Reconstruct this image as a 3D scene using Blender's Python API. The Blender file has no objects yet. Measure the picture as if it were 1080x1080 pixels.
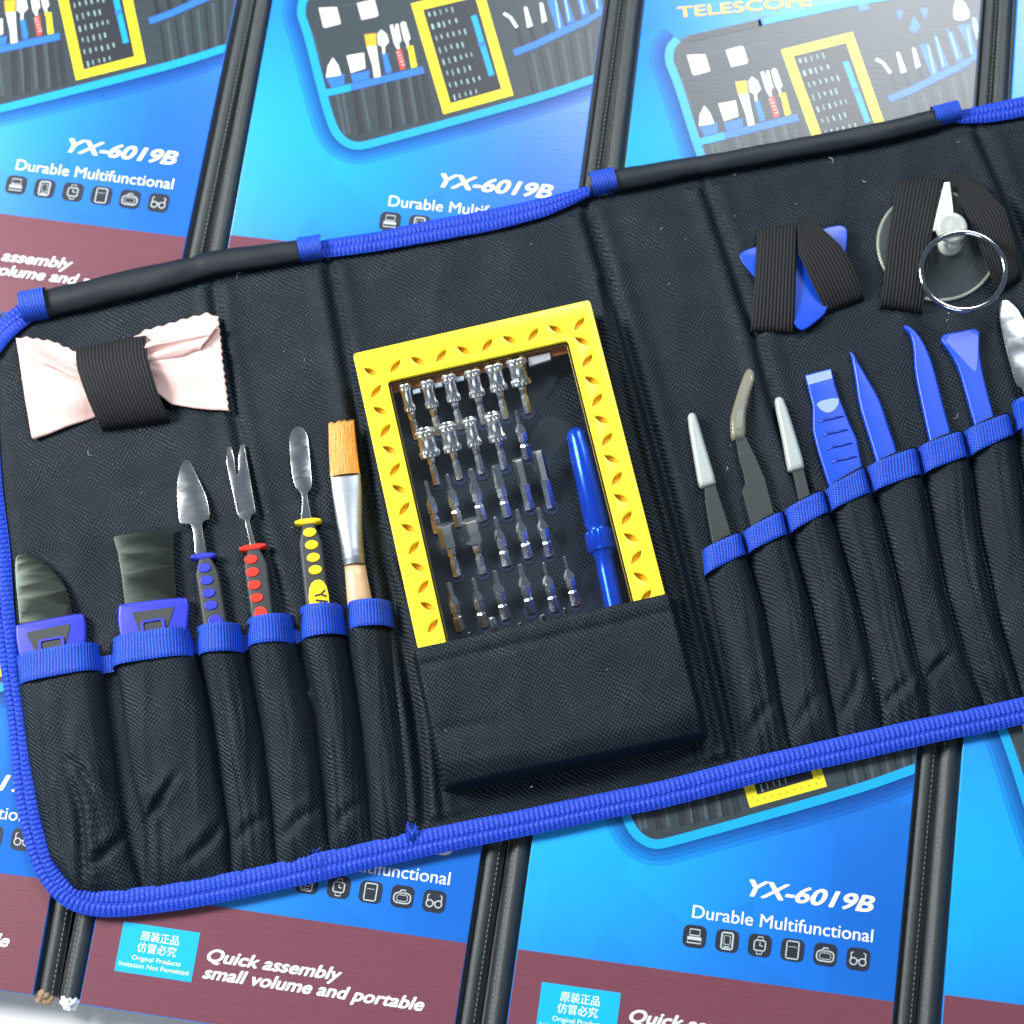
import bpy, bmesh, math, random
import numpy as np
from mathutils import Vector, Matrix, noise
random.seed(7)
S = 0.0004                       # metres per scene unit (a unit is about 0.4 mm)
sc = bpy.context.scene
COL = sc.collection
# ------------------------------------------------------------------ camera model
F = 2267.92
n = np.array([629.9-540, -(1189.3-540), -F]); n /= np.linalg.norm(n)
_z = -n; _x = np.array([1., 0, 0]) - _z[0]*_z; _x /= np.linalg.norm(_x); _y = np.cross(_z, _x)
M = np.stack([_x, _y, _z], 1)    # world -> camera
CAM = M.T @ np.array([0, 0, F])
def at(px, py, z=0.0):
    d = M.T @ np.array([px-540., 540.-py, -F]); t = (z-CAM[2])/d[2]; p = CAM+t*d
    return (float(p[0]), float(p[1]), float(z))
# ------------------------------------------------------------------ object helpers
ORG = {}
def tag(o, label=None, cat=None, group=None, kind=None):
    if label: o['label'] = label
    if cat: o['category'] = cat
    if group: o['group'] = group
    if kind: o['kind'] = kind
    return o
def empty(name, loc, label, cat, group=None):
    o = bpy.data.objects.new(name, None); COL.objects.link(o); o.empty_display_size = .01
    o.location = Vector(loc)*S; ORG[o.name] = Vector(loc)
    return tag(o, label, cat, group)
def mk(name, vs, fs, mats, parent=None, fm=None, uv=None, smooth=True, org=None):
    """one mesh object; vs are scene-unit world points"""
    if parent is not None: o0 = ORG[parent.name]
    elif org is not None: o0 = Vector(org)
    else: o0 = Vector((0, 0, 0))
    me = bpy.data.meshes.new(name)
    me.from_pydata([((v[0]-o0[0])*S, (v[1]-o0[1])*S, (v[2]-o0[2])*S) for v in vs], [], fs)
    if not isinstance(mats, (list, tuple)): mats = [mats]
    for m in mats: me.materials.append(m)
    if fm is not None: me.polygons.foreach_set('material_index', fm)
    me.polygons.foreach_set('use_smooth', [smooth]*len(me.polygons))
    if uv is not None:
        ul = me.uv_layers.new(name='UVMap')
        li = np.empty(len(me.loops), dtype=np.int32); me.loops.foreach_get('vertex_index', li)
        ul.data.foreach_set('uv', np.asarray(uv, dtype=np.float32)[li].ravel())
    me.update()
    o = bpy.data.objects.new(name, me); COL.objects.link(o)
    if parent is not None: o.parent = parent
    else: o.location = o0*S
    ORG[o.name] = o0
    return o
class MB:
    def __init__(s): s.v = []; s.f = []; s.m = []
    def add(s, vs, fs, mi=0):
        b = len(s.v); s.v += [tuple(v) for v in vs]; s.f += [tuple(i+b for i in f) for f in fs]; s.m += [mi]*len(fs)
    def box(s, x0, x1, y0, y1, z0, z1, mi=0):
        s.add([(x0,y0,z0),(x1,y0,z0),(x1,y1,z0),(x0,y1,z0),(x0,y0,z1),(x1,y0,z1),(x1,y1,z1),(x0,y1,z1)],
              [(0,3,2,1),(4,5,6,7),(0,1,5,4),(1,2,6,5),(2,3,7,6),(3,0,4,7)], mi)
    def tube(s, pts, rs, n=14, mi=0, cap=True, sq=1.0):
        pts = [Vector(p) for p in pts]; N = len(pts)
        if not isinstance(rs, (list, tuple)): rs = [rs]*N
        vs = []; up = Vector((0, 0, 1))
        for i, p in enumerate(pts):
            t = (pts[min(i+1, N-1)]-pts[max(i-1, 0)]).normalized()
            a = t.cross(up)
            if a.length < 1e-3: a = Vector((1, 0, 0))
            a.normalize(); b = a.cross(t).normalized()
            for k in range(n):
                q = 2*math.pi*k/n; vs.append(p+a*rs[i]*math.cos(q)+b*rs[i]*sq*math.sin(q))
        fs = [(i*n+k, i*n+(k+1) % n, (i+1)*n+(k+1) % n, (i+1)*n+k) for i in range(N-1) for k in range(n)]
        if cap: fs += [tuple(range(n))[::-1], tuple((N-1)*n+k for k in range(n))]
        s.add(vs, fs, mi)
    def build(s, name, mats, parent=None, smooth=True, org=None):
        return mk(name, s.v, s.f, mats, parent, s.m, smooth=smooth, org=org)
def curve_mesh(splines, thick, bevel, res=2):
    """fill closed 2-D outlines (holes allowed) -> verts, faces, centred on z=0"""
    c = bpy.data.curves.new('c', 'CURVE'); c.dimensions = '2D'; c.fill_mode = 'BOTH'
    c.extrude = max(thick/2-bevel, 0.0); c.bevel_depth = bevel; c.bevel_resolution = res; c.offset = -bevel
    for pts in splines:
        sp = c.splines.new('POLY'); sp.points.add(len(pts)-1); sp.use_cyclic_u = True
        for i, p in enumerate(pts): sp.points[i].co = (p[0], p[1], 0, 1)
    o = bpy.data.objects.new('c', c); me = bpy.data.meshes.new_from_object(o)
    vs = [tuple(v.co) for v in me.vertices]; fs = [tuple(p.vertices) for p in me.polygons]
    bpy.data.objects.remove(o); bpy.data.curves.remove(c); bpy.data.meshes.remove(me)
    return vs, fs
def bend(o, a, b_, drop, cuts=9):
    """curve a flat blade: it dips towards the tip (a = heel, b_ = tip, photo pixels)"""
    A = Vector(at(*a, 15)[:2]); B = Vector(at(*b_, 15)[:2]); o0 = ORG[o.name]; d = B-A; L_ = d.length; d.normalize()
    bm = bmesh.new(); bm.from_mesh(o.data); bmesh.ops.remove_doubles(bm, verts=bm.verts, dist=S*.02)
    for k in range(cuts+1):
        p = A+d*L_*k/cuts; co = (Vector((p.x, p.y, 0))-Vector((o0.x, o0.y, 0)))*S
        bmesh.ops.bisect_plane(bm, geom=bm.verts[:]+bm.edges[:]+bm.faces[:], plane_co=co, plane_no=(d.x, d.y, 0), dist=1e-7)
    for v in bm.verts:
        w = Vector((v.co.x/S+o0.x, v.co.y/S+o0.y))-A; t = max(0, w.dot(d)/L_); v.co.z -= drop*t*t*S
    for f in bm.faces: f.smooth = True
    for e in bm.edges: e.smooth = not (len(e.link_faces) == 2 and e.calc_face_angle(0) > math.radians(25))
    bm.to_mesh(o.data); bm.free()
def smoothpoly(pts, it=2, keep=()):
    for _ in range(it):
        q = []
        N = len(pts)
        for i in range(N):
            a, b = pts[i], pts[(i+1) % N]
            q += [(a[0]*.75+b[0]*.25, a[1]*.75+b[1]*.25), (a[0]*.25+b[0]*.75, a[1]*.25+b[1]*.75)]
        pts = q
    return pts
def plate(name, pts, z, thick, bevel, mat, parent, sm=1, holes=(), res=2, tilt=None):
    """flat piece: outline in photograph pixels, laid at top height z"""
    w = [[at(x, y, z)[:2] for x, y in pl] for pl in [pts]+list(holes)]
    if sm: w = [smoothpoly(p, sm) for p in w]
    vs, fs = curve_mesh(w, thick, bevel, res)
    vs = [(v[0], v[1], v[2]+z-thick/2) for v in vs]
    if tilt: vs = [(v[0], v[1], v[2]+tilt(v[0], v[1])) for v in vs]
    o = mk(name, vs, fs, mat, parent, smooth=False, org=(sum(v[0] for v in vs)/len(vs), sum(v[1] for v in vs)/len(vs), z) if parent is None else None)
    return o
def autosmooth(o, ang=35):
    me = o.data
    bm = bmesh.new(); bm.from_mesh(me)
    bmesh.ops.remove_doubles(bm, verts=bm.verts, dist=S*.02)
    for f in bm.faces: f.smooth = True
    for e in bm.edges:
        e.smooth = not (len(e.link_faces) == 2 and e.calc_face_angle(0) > math.radians(ang))
    bm.to_mesh(me); bm.free(); return o
def resample(pts, n):
    P = np.array(pts, float); d = np.r_[0, np.cumsum(np.linalg.norm(np.diff(P, axis=0), axis=1))]
    t = np.linspace(0, d[-1], n)
    return np.stack([np.interp(t, d, P[:, k]) for k in range(P.shape[1])], 1)
def cat_rom(pts, per=8):
    P = [np.array(p, float) for p in pts]; P = [2*P[0]-P[1]]+P+[2*P[-1]-P[-2]]; out = []
    for i in range(1, len(P)-2):
        for k in range(per):
            t = k/per; a, b, c, d = P[i-1], P[i], P[i+1], P[i+2]
            out.append(.5*((2*b)+(-a+c)*t+(2*a-5*b+4*c-d)*t*t+(-a+3*b-3*c+d)*t**3))
    out.append(P[-2]); return out
# ------------------------------------------------------------------ materials
def new_mat(name):
    m = bpy.data.materials.new(name); m.use_nodes = True; nt = m.node_tree
    return m, nt, nt.nodes['Principled BSDF']
def N(nt, t, **k):
    nd = nt.nodes.new(t)
    for a, b in k.items(): setattr(nd, a, b)
    return nd
def mat(name, col, rough=.5, metal=0., spec=.5, coat=0., noise_amt=0., nscale=600., bump=0., sheen=0., trans=0.):
    m, nt, p = new_mat(name)
    p.inputs['Base Color'].default_value = (*col, 1); p.inputs['Roughness'].default_value = rough
    p.inputs['Metallic'].default_value = metal; p.inputs['Specular IOR Level'].default_value = spec
    p.inputs['Coat Weight'].default_value = coat; p.inputs['Sheen Weight'].default_value = sheen
    p.inputs['Transmission Weight'].default_value = trans
    if noise_amt or bump:
        tc = N(nt, 'ShaderNodeTexCoord'); ns = N(nt, 'ShaderNodeTexNoise'); ns.inputs['Scale'].default_value = nscale
        ns.inputs['Detail'].default_value = 5; nt.links.new(tc.outputs['Object'], ns.inputs['Vector'])
        mx = N(nt, 'ShaderNodeMix', data_type='RGBA')
        mx.inputs['A'].default_value = (*[c*(1-noise_amt) for c in col], 1)
        mx.inputs['B'].default_value = (*[min(1, c*(1+noise_amt)) for c in col], 1)
        nt.links.new(ns.outputs['Fac'], mx.inputs['Factor']); nt.links.new(mx.outputs['Result'], p.inputs['Base Color'])
        if bump:
            b = N(nt, 'ShaderNodeBump'); b.inputs['Strength'].default_value = bump; b.inputs['Distance'].default_value = S
            nt.links.new(ns.outputs['Fac'], b.inputs['Height']); nt.links.new(b.outputs['Normal'], p.inputs['Normal'])
    return m
def woven(name, dark, light, p1, p2, a1, a2, rough, bump=1.0, nz=.4, spec=.35, w1=.5, warp=3.0, sharp=1.0, wear=0.):
    """cloth: two crossing families of yarn (UV map is in scene units)"""
    m, nt, p = new_mat(name); L = nt.links.new
    uv = N(nt, 'ShaderNodeUVMap')
    n2 = N(nt, 'ShaderNodeTexNoise'); n2.inputs['Scale'].default_value = .022; n2.inputs['Detail'].default_value = 4
    L(uv.outputs['UV'], n2.inputs['Vector'])
    ad = N(nt, 'ShaderNodeVectorMath', operation='MULTIPLY_ADD'); L(n2.outputs['Color'], ad.inputs[0])
    ad.inputs[1].default_value = (warp, warp, 0); L(uv.outputs['UV'], ad.inputs[2])
    def wave(pitch, ang):
        d = N(nt, 'ShaderNodeVectorMath', operation='DOT_PRODUCT'); L(ad.outputs[0], d.inputs[0])
        d.inputs[1].default_value = (2*math.pi/pitch*math.cos(math.radians(ang)), 2*math.pi/pitch*math.sin(math.radians(ang)), 0)
        q = N(nt, 'ShaderNodeMath', operation='SINE'); L(d.outputs['Value'], q.inputs[0]); return q.outputs[0]
    s1 = wave(p1, a1); s2 = wave(p2, a2)
    m1 = N(nt, 'ShaderNodeMath', operation='MULTIPLY'); L(s1, m1.inputs[0]); m1.inputs[1].default_value = w1*.5
    m2 = N(nt, 'ShaderNodeMath', operation='MULTIPLY_ADD'); L(s2, m2.inputs[0]); m2.inputs[1].default_value = (1-w1)*.5; L(m1.outputs[0], m2.inputs[2])
    m3 = N(nt, 'ShaderNodeMath', operation='ADD'); L(m2.outputs[0], m3.inputs[0]); m3.inputs[1].default_value = .5
    m4 = N(nt, 'ShaderNodeMath', operation='POWER'); L(m3.outputs[0], m4.inputs[0]); m4.inputs[1].default_value = sharp
    mx = N(nt, 'ShaderNodeMix', data_type='RGBA'); mx.inputs['A'].default_value = (*dark, 1); mx.inputs['B'].default_value = (*light, 1)
    L(m4.outputs[0], mx.inputs['Factor'])
    n3 = N(nt, 'ShaderNodeTexNoise'); n3.inputs['Scale'].default_value = .3; n3.inputs['Detail'].default_value = 5; n3.inputs['Roughness'].default_value = .65
    L(uv.outputs['UV'], n3.inputs['Vector'])
    mr = N(nt, 'ShaderNodeMapRange'); mr.inputs['From Min'].default_value = .25; mr.inputs['From Max'].default_value = .75
    mr.inputs['To Min'].default_value = 1-nz; mr.inputs['To Max'].default_value = 1+nz
    L(n3.outputs['Fac'], mr.inputs['Value'])
    vm = N(nt, 'ShaderNodeVectorMath', operation='SCALE'); L(mx.outputs['Result'], vm.inputs[0]); L(mr.outputs['Result'], vm.inputs['Scale'])
    L(vm.outputs[0], p.inputs['Base Color'])
    p.inputs['Roughness'].default_value = rough; p.inputs['Specular IOR Level'].default_value = spec
    if wear:
        n5 = N(nt, 'ShaderNodeTexNoise'); n5.inputs['Scale'].default_value = .014; n5.inputs['Detail'].default_value = 5; L(uv.outputs['UV'], n5.inputs['Vector'])
        r5 = N(nt, 'ShaderNodeMapRange'); r5.inputs['From Min'].default_value = .3; r5.inputs['From Max'].default_value = .7
        r5.inputs['To Min'].default_value = rough-.08; r5.inputs['To Max'].default_value = rough+.16; L(n5.outputs['Fac'], r5.inputs['Value']); L(r5.outputs['Result'], p.inputs['Roughness'])
    b = N(nt, 'ShaderNodeBump'); b.inputs['Strength'].default_value = bump; b.inputs['Distance'].default_value = S*.8
    L(m4.outputs[0], b.inputs['Height']); L(b.outputs['Normal'], p.inputs['Normal'])
    return m
def ribbed(name, dark, light, pitch, rough=.7):
    m, nt, p = new_mat(name); L = nt.links.new
    uv = N(nt, 'ShaderNodeUVMap'); sp = N(nt, 'ShaderNodeSeparateXYZ'); L(uv.outputs['UV'], sp.inputs[0])
    a = N(nt, 'ShaderNodeMath', operation='MULTIPLY'); a.inputs[1].default_value = 2*math.pi/pitch; L(sp.outputs['Y'], a.inputs[0])
    s = N(nt, 'ShaderNodeMath', operation='SINE'); L(a.outputs[0], s.inputs[0])
    a2 = N(nt, 'ShaderNodeMath', operation='MULTIPLY'); a2.inputs[1].default_value = 2*math.pi/2.2; L(sp.outputs['X'], a2.inputs[0])
    s2 = N(nt, 'ShaderNodeMath', operation='SINE'); L(a2.outputs[0], s2.inputs[0])
    mu = N(nt, 'ShaderNodeMath', operation='MULTIPLY_ADD'); L(s2.outputs[0], mu.inputs[0]); mu.inputs[1].default_value = .25; L(s.outputs[0], mu.inputs[2])
    mr = N(nt, 'ShaderNodeMapRange'); mr.inputs['From Min'].default_value = -1; L(mu.outputs[0], mr.inputs['Value'])
    mx = N(nt, 'ShaderNodeMix', data_type='RGBA'); mx.inputs['A'].default_value = (*dark, 1); mx.inputs['B'].default_value = (*light, 1)
    L(mr.outputs['Result'], mx.inputs['Factor']); L(mx.outputs['Result'], p.inputs['Base Color'])
    b = N(nt, 'ShaderNodeBump'); b.inputs['Strength'].default_value = .8; b.inputs['Distance'].default_value = S*1.2
    L(mr.outputs['Result'], b.inputs['Height']); L(b.outputs['Normal'], p.inputs['Normal'])
    p.inputs['Roughness'].default_value = rough; p.inputs['Specular IOR Level'].default_value = .25
    return m
def clear(name, tint=(1, 1, 1), gloss=.08, rough=.03):
    m, nt, p = new_mat(name); L = nt.links.new
    nt.nodes.remove(p); out = nt.nodes['Material Output']
    t = N(nt, 'ShaderNodeBsdfTransparent'); t.inputs[0].default_value = (*tint, 1)
    g = N(nt, 'ShaderNodeBsdfGlossy'); g.inputs['Roughness'].default_value = rough
    lw_ = N(nt, 'ShaderNodeLayerWeight'); lw_.inputs['Blend'].default_value = .5; fr = N(nt, 'ShaderNodeMath', operation='POWER'); L(lw_.outputs['Facing'], fr.inputs[0]); fr.inputs[1].default_value = 5.
    ad = N(nt, 'ShaderNodeMath', operation='MULTIPLY_ADD'); L(fr.outputs[0], ad.inputs[0]); ad.inputs[1].default_value = 1.; ad.inputs[2].default_value = gloss
    mx = N(nt, 'ShaderNodeMixShader'); L(ad.outputs[0], mx.inputs[0]); L(t.outputs[0], mx.inputs[1]); L(g.outputs[0], mx.inputs[2])
    L(mx.outputs[0], out.inputs['Surface']); return m
def metal(name, col, rough, scratch=.3, wavy=.0):
    m, nt, p = new_mat(name); L = nt.links.new
    p.inputs['Base Color'].default_value = (*col, 1); p.inputs['Metallic'].default_value = 1
    tc = N(nt, 'ShaderNodeTexCoord'); mp = N(nt, 'ShaderNodeMapping'); mp.inputs['Scale'].default_value = (300, 2200, 300)
    mp.inputs['Rotation'].default_value = (0, 0, .7)
    ns = N(nt, 'ShaderNodeTexNoise'); ns.inputs['Scale'].default_value = 1; ns.inputs['Detail'].default_value = 6
    L(tc.outputs['Object'], mp.inputs['Vector']); L(mp.outputs['Vector'], ns.inputs['Vector'])
    mr = N(nt, 'ShaderNodeMapRange'); mr.inputs['To Min'].default_value = rough*(1-scratch); mr.inputs['To Max'].default_value = rough*(1+2*scratch)
    L(ns.outputs['Fac'], mr.inputs['Value']); L(mr.outputs['Result'], p.inputs['Roughness'])
    b = N(nt, 'ShaderNodeBump'); b.inputs['Strength'].default_value = .012; b.inputs['Distance'].default_value = S*.3
    L(ns.outputs['Fac'], b.inputs['Height'])
    nw = N(nt, 'ShaderNodeTexNoise'); nw.inputs['Scale'].default_value = 70; nw.inputs['Detail'].default_value = 1; L(tc.outputs['Object'], nw.inputs['Vector'])
    b2 = N(nt, 'ShaderNodeBump'); b2.inputs['Strength'].default_value = 1; b2.inputs['Distance'].default_value = S*wavy
    L(nw.outputs['Fac'], b2.inputs['Height']); L(b.outputs['Normal'], b2.inputs['Normal']); L(b2.outputs['Normal'], p.inputs['Normal'])
    return m
Mt = {}
Mt['fabric'] = woven('black woven nylon', (.0002, .0005, .0010), (.0125, .0290, .0470), 3.7, 3.1, 48, -40, .50, bump=.9, nz=.4, w1=.6, warp=16, spec=.2, wear=.35, sharp=1.5)
Mt['hem'] = woven('plain black cloth', (.004, .007, .011), (.010, .016, .024), 1.9, 1.9, 0, 90, .5, bump=.3, nz=.2)
Mt['trim'] = woven('blue woven tape', (.001, .005, .17), (.014, .11, .80), 3.3, 2.3, -8, 62, .5, bump=.9, nz=.3, w1=.6, warp=5)
Mt['bind'] = woven('blue binding tape', (.001, .010, .24), (.008, .080, .74), 2.6, 2.4, 25, 90, .5, bump=.5, nz=.25)
Mt['elastic'] = ribbed('black elastic', (.0035, .004, .005), (.022, .026, .027), 3.7)
Mt['thread'] = mat('dark thread', (.008, .01, .02), .8)
Mt['table'] = mat('white tabletop', (.88, .91, .93), .35, noise_amt=.03, nscale=60)
Mt['black'] = mat('black card', (.006, .008, .010), .45, noise_amt=.4, nscale=900, bump=.3)
Mt['band'] = mat('dark leatherette edge', (.022, .030, .033), .5, noise_amt=.35, nscale=1500, bump=.5)
Mt['stitch'] = mat('pale stitch', (.16, .19, .20), .7)
Mt['card'] = mat('torn brown card', (.28, .2, .12), .8, noise_amt=.4, nscale=1200, bump=.6)
Mt['film'] = mat('crumpled clear film', (.7, .74, .78), .12, spec=.8, noise_amt=.3, nscale=900, bump=1.)
def ink(name, col, rough=.34, na=.06):
    m, nt, p = new_mat(name); L = nt.links.new
    tc = N(nt, 'ShaderNodeTexCoord'); mp = N(nt, 'ShaderNodeMapping'); mp.inputs['Scale'].default_value = (90, 1700, 90)
    ns = N(nt, 'ShaderNodeTexNoise'); ns.inputs['Scale'].default_value = 1; ns.inputs['Detail'].default_value = 5
    L(tc.outputs['Object'], mp.inputs['Vector']); L(mp.outputs['Vector'], ns.inputs['Vector'])
    mx = N(nt, 'ShaderNodeMix', data_type='RGBA'); mx.inputs['A'].default_value = (*[c*(1-na) for c in col], 1)
    mx.inputs['B'].default_value = (*[min(1, c*(1+na)+na*.05) for c in col], 1)
    L(ns.outputs['Fac'], mx.inputs['Factor']); L(mx.outputs['Result'], p.inputs['Base Color'])
    p.inputs['Roughness'].default_value = rough; p.inputs['Specular IOR Level'].default_value = .75
    b = N(nt, 'ShaderNodeBump'); b.inputs['Strength'].default_value = .25; b.inputs['Distance'].default_value = S*.5
    L(ns.outputs['Fac'], b.inputs['Height']); L(b.outputs['Normal'], p.inputs['Normal'])
    return m, nt, p, mx, tc
INK = {k: ink('ink '+k, c, na=a)[0] for k, c, a in [
    ('maroon', (.145, .038, .060), .22), ('grey', (.020, .034, .044), .3), ('dgrey', (.012, .015, .02), .1), ('cyan', (.0, .33, .80), .05),
    ('tape', (.02, .16, .75), .08), ('white', (.82, .86, .88), .03), ('yellow', (.80, .68, .02), .05), ('orange', (.72, .40, .02), .05),
    ('red', (.55, .06, .05), .05), ('icon', (.012, .018, .030), .1), ('sticker', (.0, .40, .82), .05), ('tick', (.25, .16, .02), .1),
    ('bit', (.30, .48, .46), .2), ('redor', (.85, .09, .02), .05), ('lt', (.30, .58, .78), .05), ('soft', (.015, .16, .60), .05), ('pinkish', (.75, .70, .72), .03),
    ('blueA', (.004, .135, .66), .05), ('stripe', (.016, .020, .028), .1), ('greyhi', (.048, .072, .088), .25), ('shade', (.002, .05, .30), .05)]}
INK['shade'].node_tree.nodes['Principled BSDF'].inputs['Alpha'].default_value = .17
# printed blue face: darker blue with a cyan burst beside the picture (ink, fixed to the box)
m, nt, p, mx0, tc = ink('ink blue burst', (.005, .175, .66)); Mt['blue'] = m
L = nt.links.new
def burst(prev, cx, cy, sx, sy, col, amt):
    mp = N(nt, 'ShaderNodeMapping'); mp.vector_type = 'POINT'
    mp.inputs['Location'].default_value = (-cx/sx, -cy/sy, 0); mp.inputs['Scale'].default_value = (1/(S*sx), 1/(S*sy), 0)
    L(tc.outputs['Object'], mp.inputs['Vector'])
    ln = N(nt, 'ShaderNodeVectorMath', operation='LENGTH'); L(mp.outputs['Vector'], ln.inputs[0])
    mr = N(nt, 'ShaderNodeMapRange', interpolation_type='SMOOTHSTEP'); mr.inputs['From Min'].default_value = 1; mr.inputs['From Max'].default_value = 0
    mr.inputs['To Max'].default_value = amt; L(ln.outputs['Value'], mr.inputs['Value'])
    mx = N(nt, 'ShaderNodeMix', data_type='RGBA'); L(mr.outputs['Result'], mx.inputs['Factor'])
    L(prev, mx.inputs['A']); mx.inputs['B'].default_value = (*col, 1); return mx.outputs['Result']
r = burst(mx0.outputs['Result'], 375, 60, 260, 240, (.003, .10, .50), .65)
r = burst(r, 15, 130, 310, 230, (.0, .35, .84), .95)
r = burst(r, 190, 400, 330, 150, (.05, .45, .9), .6)
vo = N(nt, 'ShaderNodeTexVoronoi'); vo.inputs['Scale'].default_value = 26; L(tc.outputs['Object'], vo.inputs['Vector'])
vr = N(nt, 'ShaderNodeSeparateXYZ'); L(vo.outputs['Color'], vr.inputs[0])
vq = N(nt, 'ShaderNodeMapRange'); vq.inputs['To Min'].default_value = .90; vq.inputs['To Max'].default_value = 1.07; L(vr.outputs['X'], vq.inputs['Value'])
vs_ = N(nt, 'ShaderNodeVectorMath', operation='SCALE'); L(r, vs_.inputs[0]); L(vq.outputs['Result'], vs_.inputs['Scale']); L(vs_.outputs[0], p.inputs['Base Color'])
Mt['steel'] = metal('bright steel', (.66, .70, .72), .17, .15, wavy=1.9)
Mt['dull'] = metal('dark spring steel', (.045, .056, .050), .3, .12, wavy=.12)
Mt['chrome'] = metal('chrome', (.50, .53, .57), .07)
Mt['bitsteel'] = metal('bit steel', (.93, .94, .95), .22)
Mt['hexsteel'] = metal('dull hexagon steel', (.42, .44, .45), .3)
Mt['ferrule'] = metal('tin ferrule', (.33, .37, .41), .42)
Mt['bluepl'] = mat('blue plastic', (.001, .058, .54), .38, noise_amt=.08, nscale=300, bump=.06)
Mt['blueh'] = mat('blue handle plastic', (.018, .030, .46), .42, noise_amt=.06, nscale=400, bump=.08)
Mt['bluel'] = mat('lighter blue plastic', (.10, .16, .68), .5, noise_amt=.08, nscale=600)
Mt['bluell'] = mat('pale blue plastic', (.26, .36, .72), .5, noise_amt=.06, nscale=600)
Mt['grey'] = mat('charcoal rubber', (.020, .026, .030), .55, noise_amt=.2, nscale=1200, bump=.2)
Mt['twz'] = mat('black coated steel', (.022, .030, .032), .42, noise_amt=.15, nscale=900, bump=.15)
Mt['red'] = mat('red plastic', (.75, .03, .012), .4)
Mt['yel'] = mat('yellow plastic', (.90, .66, .012), .4)
Mt['frame'] = mat('glossy yellow case plastic', (.93, .73, .03), .32, noise_amt=.03, nscale=250, bump=.05)
Mt['ink'] = mat('black ink', (.01, .01, .01), .5)
Mt['wood'] = mat('pale varnished wood', (.62, .42, .26), .35, noise_amt=.12, nscale=400)
Mt['cap'] = mat('milky plastic cap', (.48, .55, .54), .3, spec=.6, trans=.25)
Mt['capclear'] = mat('clear amber plastic cap', (.62, .60, .44), .15, spec=.8); Mt['capclear'].node_tree.nodes['Principled BSDF'].inputs['Alpha'].default_value = .24
Mt['window'] = clear('clear case lid', (.93, .95, .96), .05, .03)
Mt['suck'] = mat('clear suction cup plastic', (.50, .60, .60), .07, spec=1.); Mt['suck'].node_tree.nodes['Principled BSDF'].inputs['Alpha'].default_value = .09
Mt['unused'] = clear('clear suction plastic', (.62, .72, .76), .22, .10)
Mt['sucksolid'] = mat('milky suction plastic', (.62, .68, .62), .18, spec=.7, noise_amt=.25, nscale=350, bump=.08, trans=.3)
Mt['rim'] = mat('clear greenish rim', (.55, .62, .50), .15, spec=.8); Mt['rim'].node_tree.nodes['Principled BSDF'].inputs['Alpha'].default_value = .38
Mt['holder'] = mat('navy bit holder', (.010, .018, .026), .35, noise_amt=.25, nscale=500, bump=.1)
Mt['slot'] = mat('painted hole shade', (.004, .012, .05), .5)
Mt['brown'] = mat('brown lining', (.35, .11, .02), .5)
Mt['anod'] = mat('blue anodised metal', (.008, .085, .80), .22, metal=.55, noise_amt=.05)
# bristles
m, nt, p = new_mat('golden bristles'); tc = N(nt, 'ShaderNodeUVMap'); mp = N(nt, 'ShaderNodeMapping'); mp.inputs['Scale'].default_value = (.02, 1.3, 1)
ns = N(nt, 'ShaderNodeTexNoise'); ns.inputs['Scale'].default_value = 1; ns.inputs['Detail'].default_value = 3
nt.links.new(tc.outputs['UV'], mp.inputs['Vector']); nt.links.new(mp.outputs['Vector'], ns.inputs['Vector'])
cr = N(nt, 'ShaderNodeValToRGB'); cr.color_ramp.elements[0].position = .3; cr.color_ramp.elements[0].color = (.36, .10, .003, 1)
cr.color_ramp.elements[1].position = .75; cr.color_ramp.elements[1].color = (.88, .42, .02, 1)
nt.links.new(ns.outputs['Fac'], cr.inputs[0]); nt.links.new(cr.outputs[0], p.inputs['Base Color']); p.inputs['Roughness'].default_value = .4
b = N(nt, 'ShaderNodeBump'); b.inputs['Strength'].default_value = .6; b.inputs['Distance'].default_value = S; nt.links.new(ns.outputs['Fac'], b.inputs['Height']); nt.links.new(b.outputs['Normal'], p.inputs['Normal'])
Mt['bristle'] = m
Mt['pink'] = mat('pale pink microfibre', (.74, .50, .47), .85, noise_amt=.04, nscale=900, bump=.3, sheen=.3)
# ------------------------------------------------------------------ table
TB = -45
tb = mk('tabletop', [(-4000, -3000, TB), (4000, -3000, TB), (4000, 4500, TB), (-4000, 4500, TB)], [(0, 1, 2, 3)], Mt['table'])
tag(tb, kind='structure')
# ------------------------------------------------------------------ text
def text2d(body, size=10., shear=0., off=0., width=None, copies=((0, 0),)):
    c = bpy.data.curves.new('t', 'FONT'); c.body = body; c.size = size; c.shear = shear; c.offset = off; c.resolution_u = 4
    o = bpy.data.objects.new('t', c); me = bpy.data.meshes.new_from_object(o)
    vs = [(v.co.x, v.co.y) for v in me.vertices]; fs = [tuple(p.vertices) for p in me.polygons]
    bpy.data.objects.remove(o); bpy.data.curves.remove(c); bpy.data.meshes.remove(me)
    x0 = min(v[0] for v in vs); x1 = max(v[0] for v in vs); k = (width/(x1-x0)) if width else 1
    vs = [((v[0]-x0)*k, v[1]) for v in vs]; V = []; FF = []
    for j, (dx, dy) in enumerate(copies):
        b = len(V); V += [(v[0]+dx, v[1]+dy, j*.012) for v in vs]; FF += [tuple(i+b for i in f) for f in fs]
    return V, FF
BOLD = ((0, 0), (.55, 0), (-.55, 0), (0, .4), (0, -.4), (.45, .35), (-.45, -.35))
BOLD2 = tuple((a*q, b*q*.8) for q in (1.7, 1.0) for a, b in BOLD)[:13]
BOLD = tuple((a*1.15, b*1.1) for a, b in BOLD)
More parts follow.
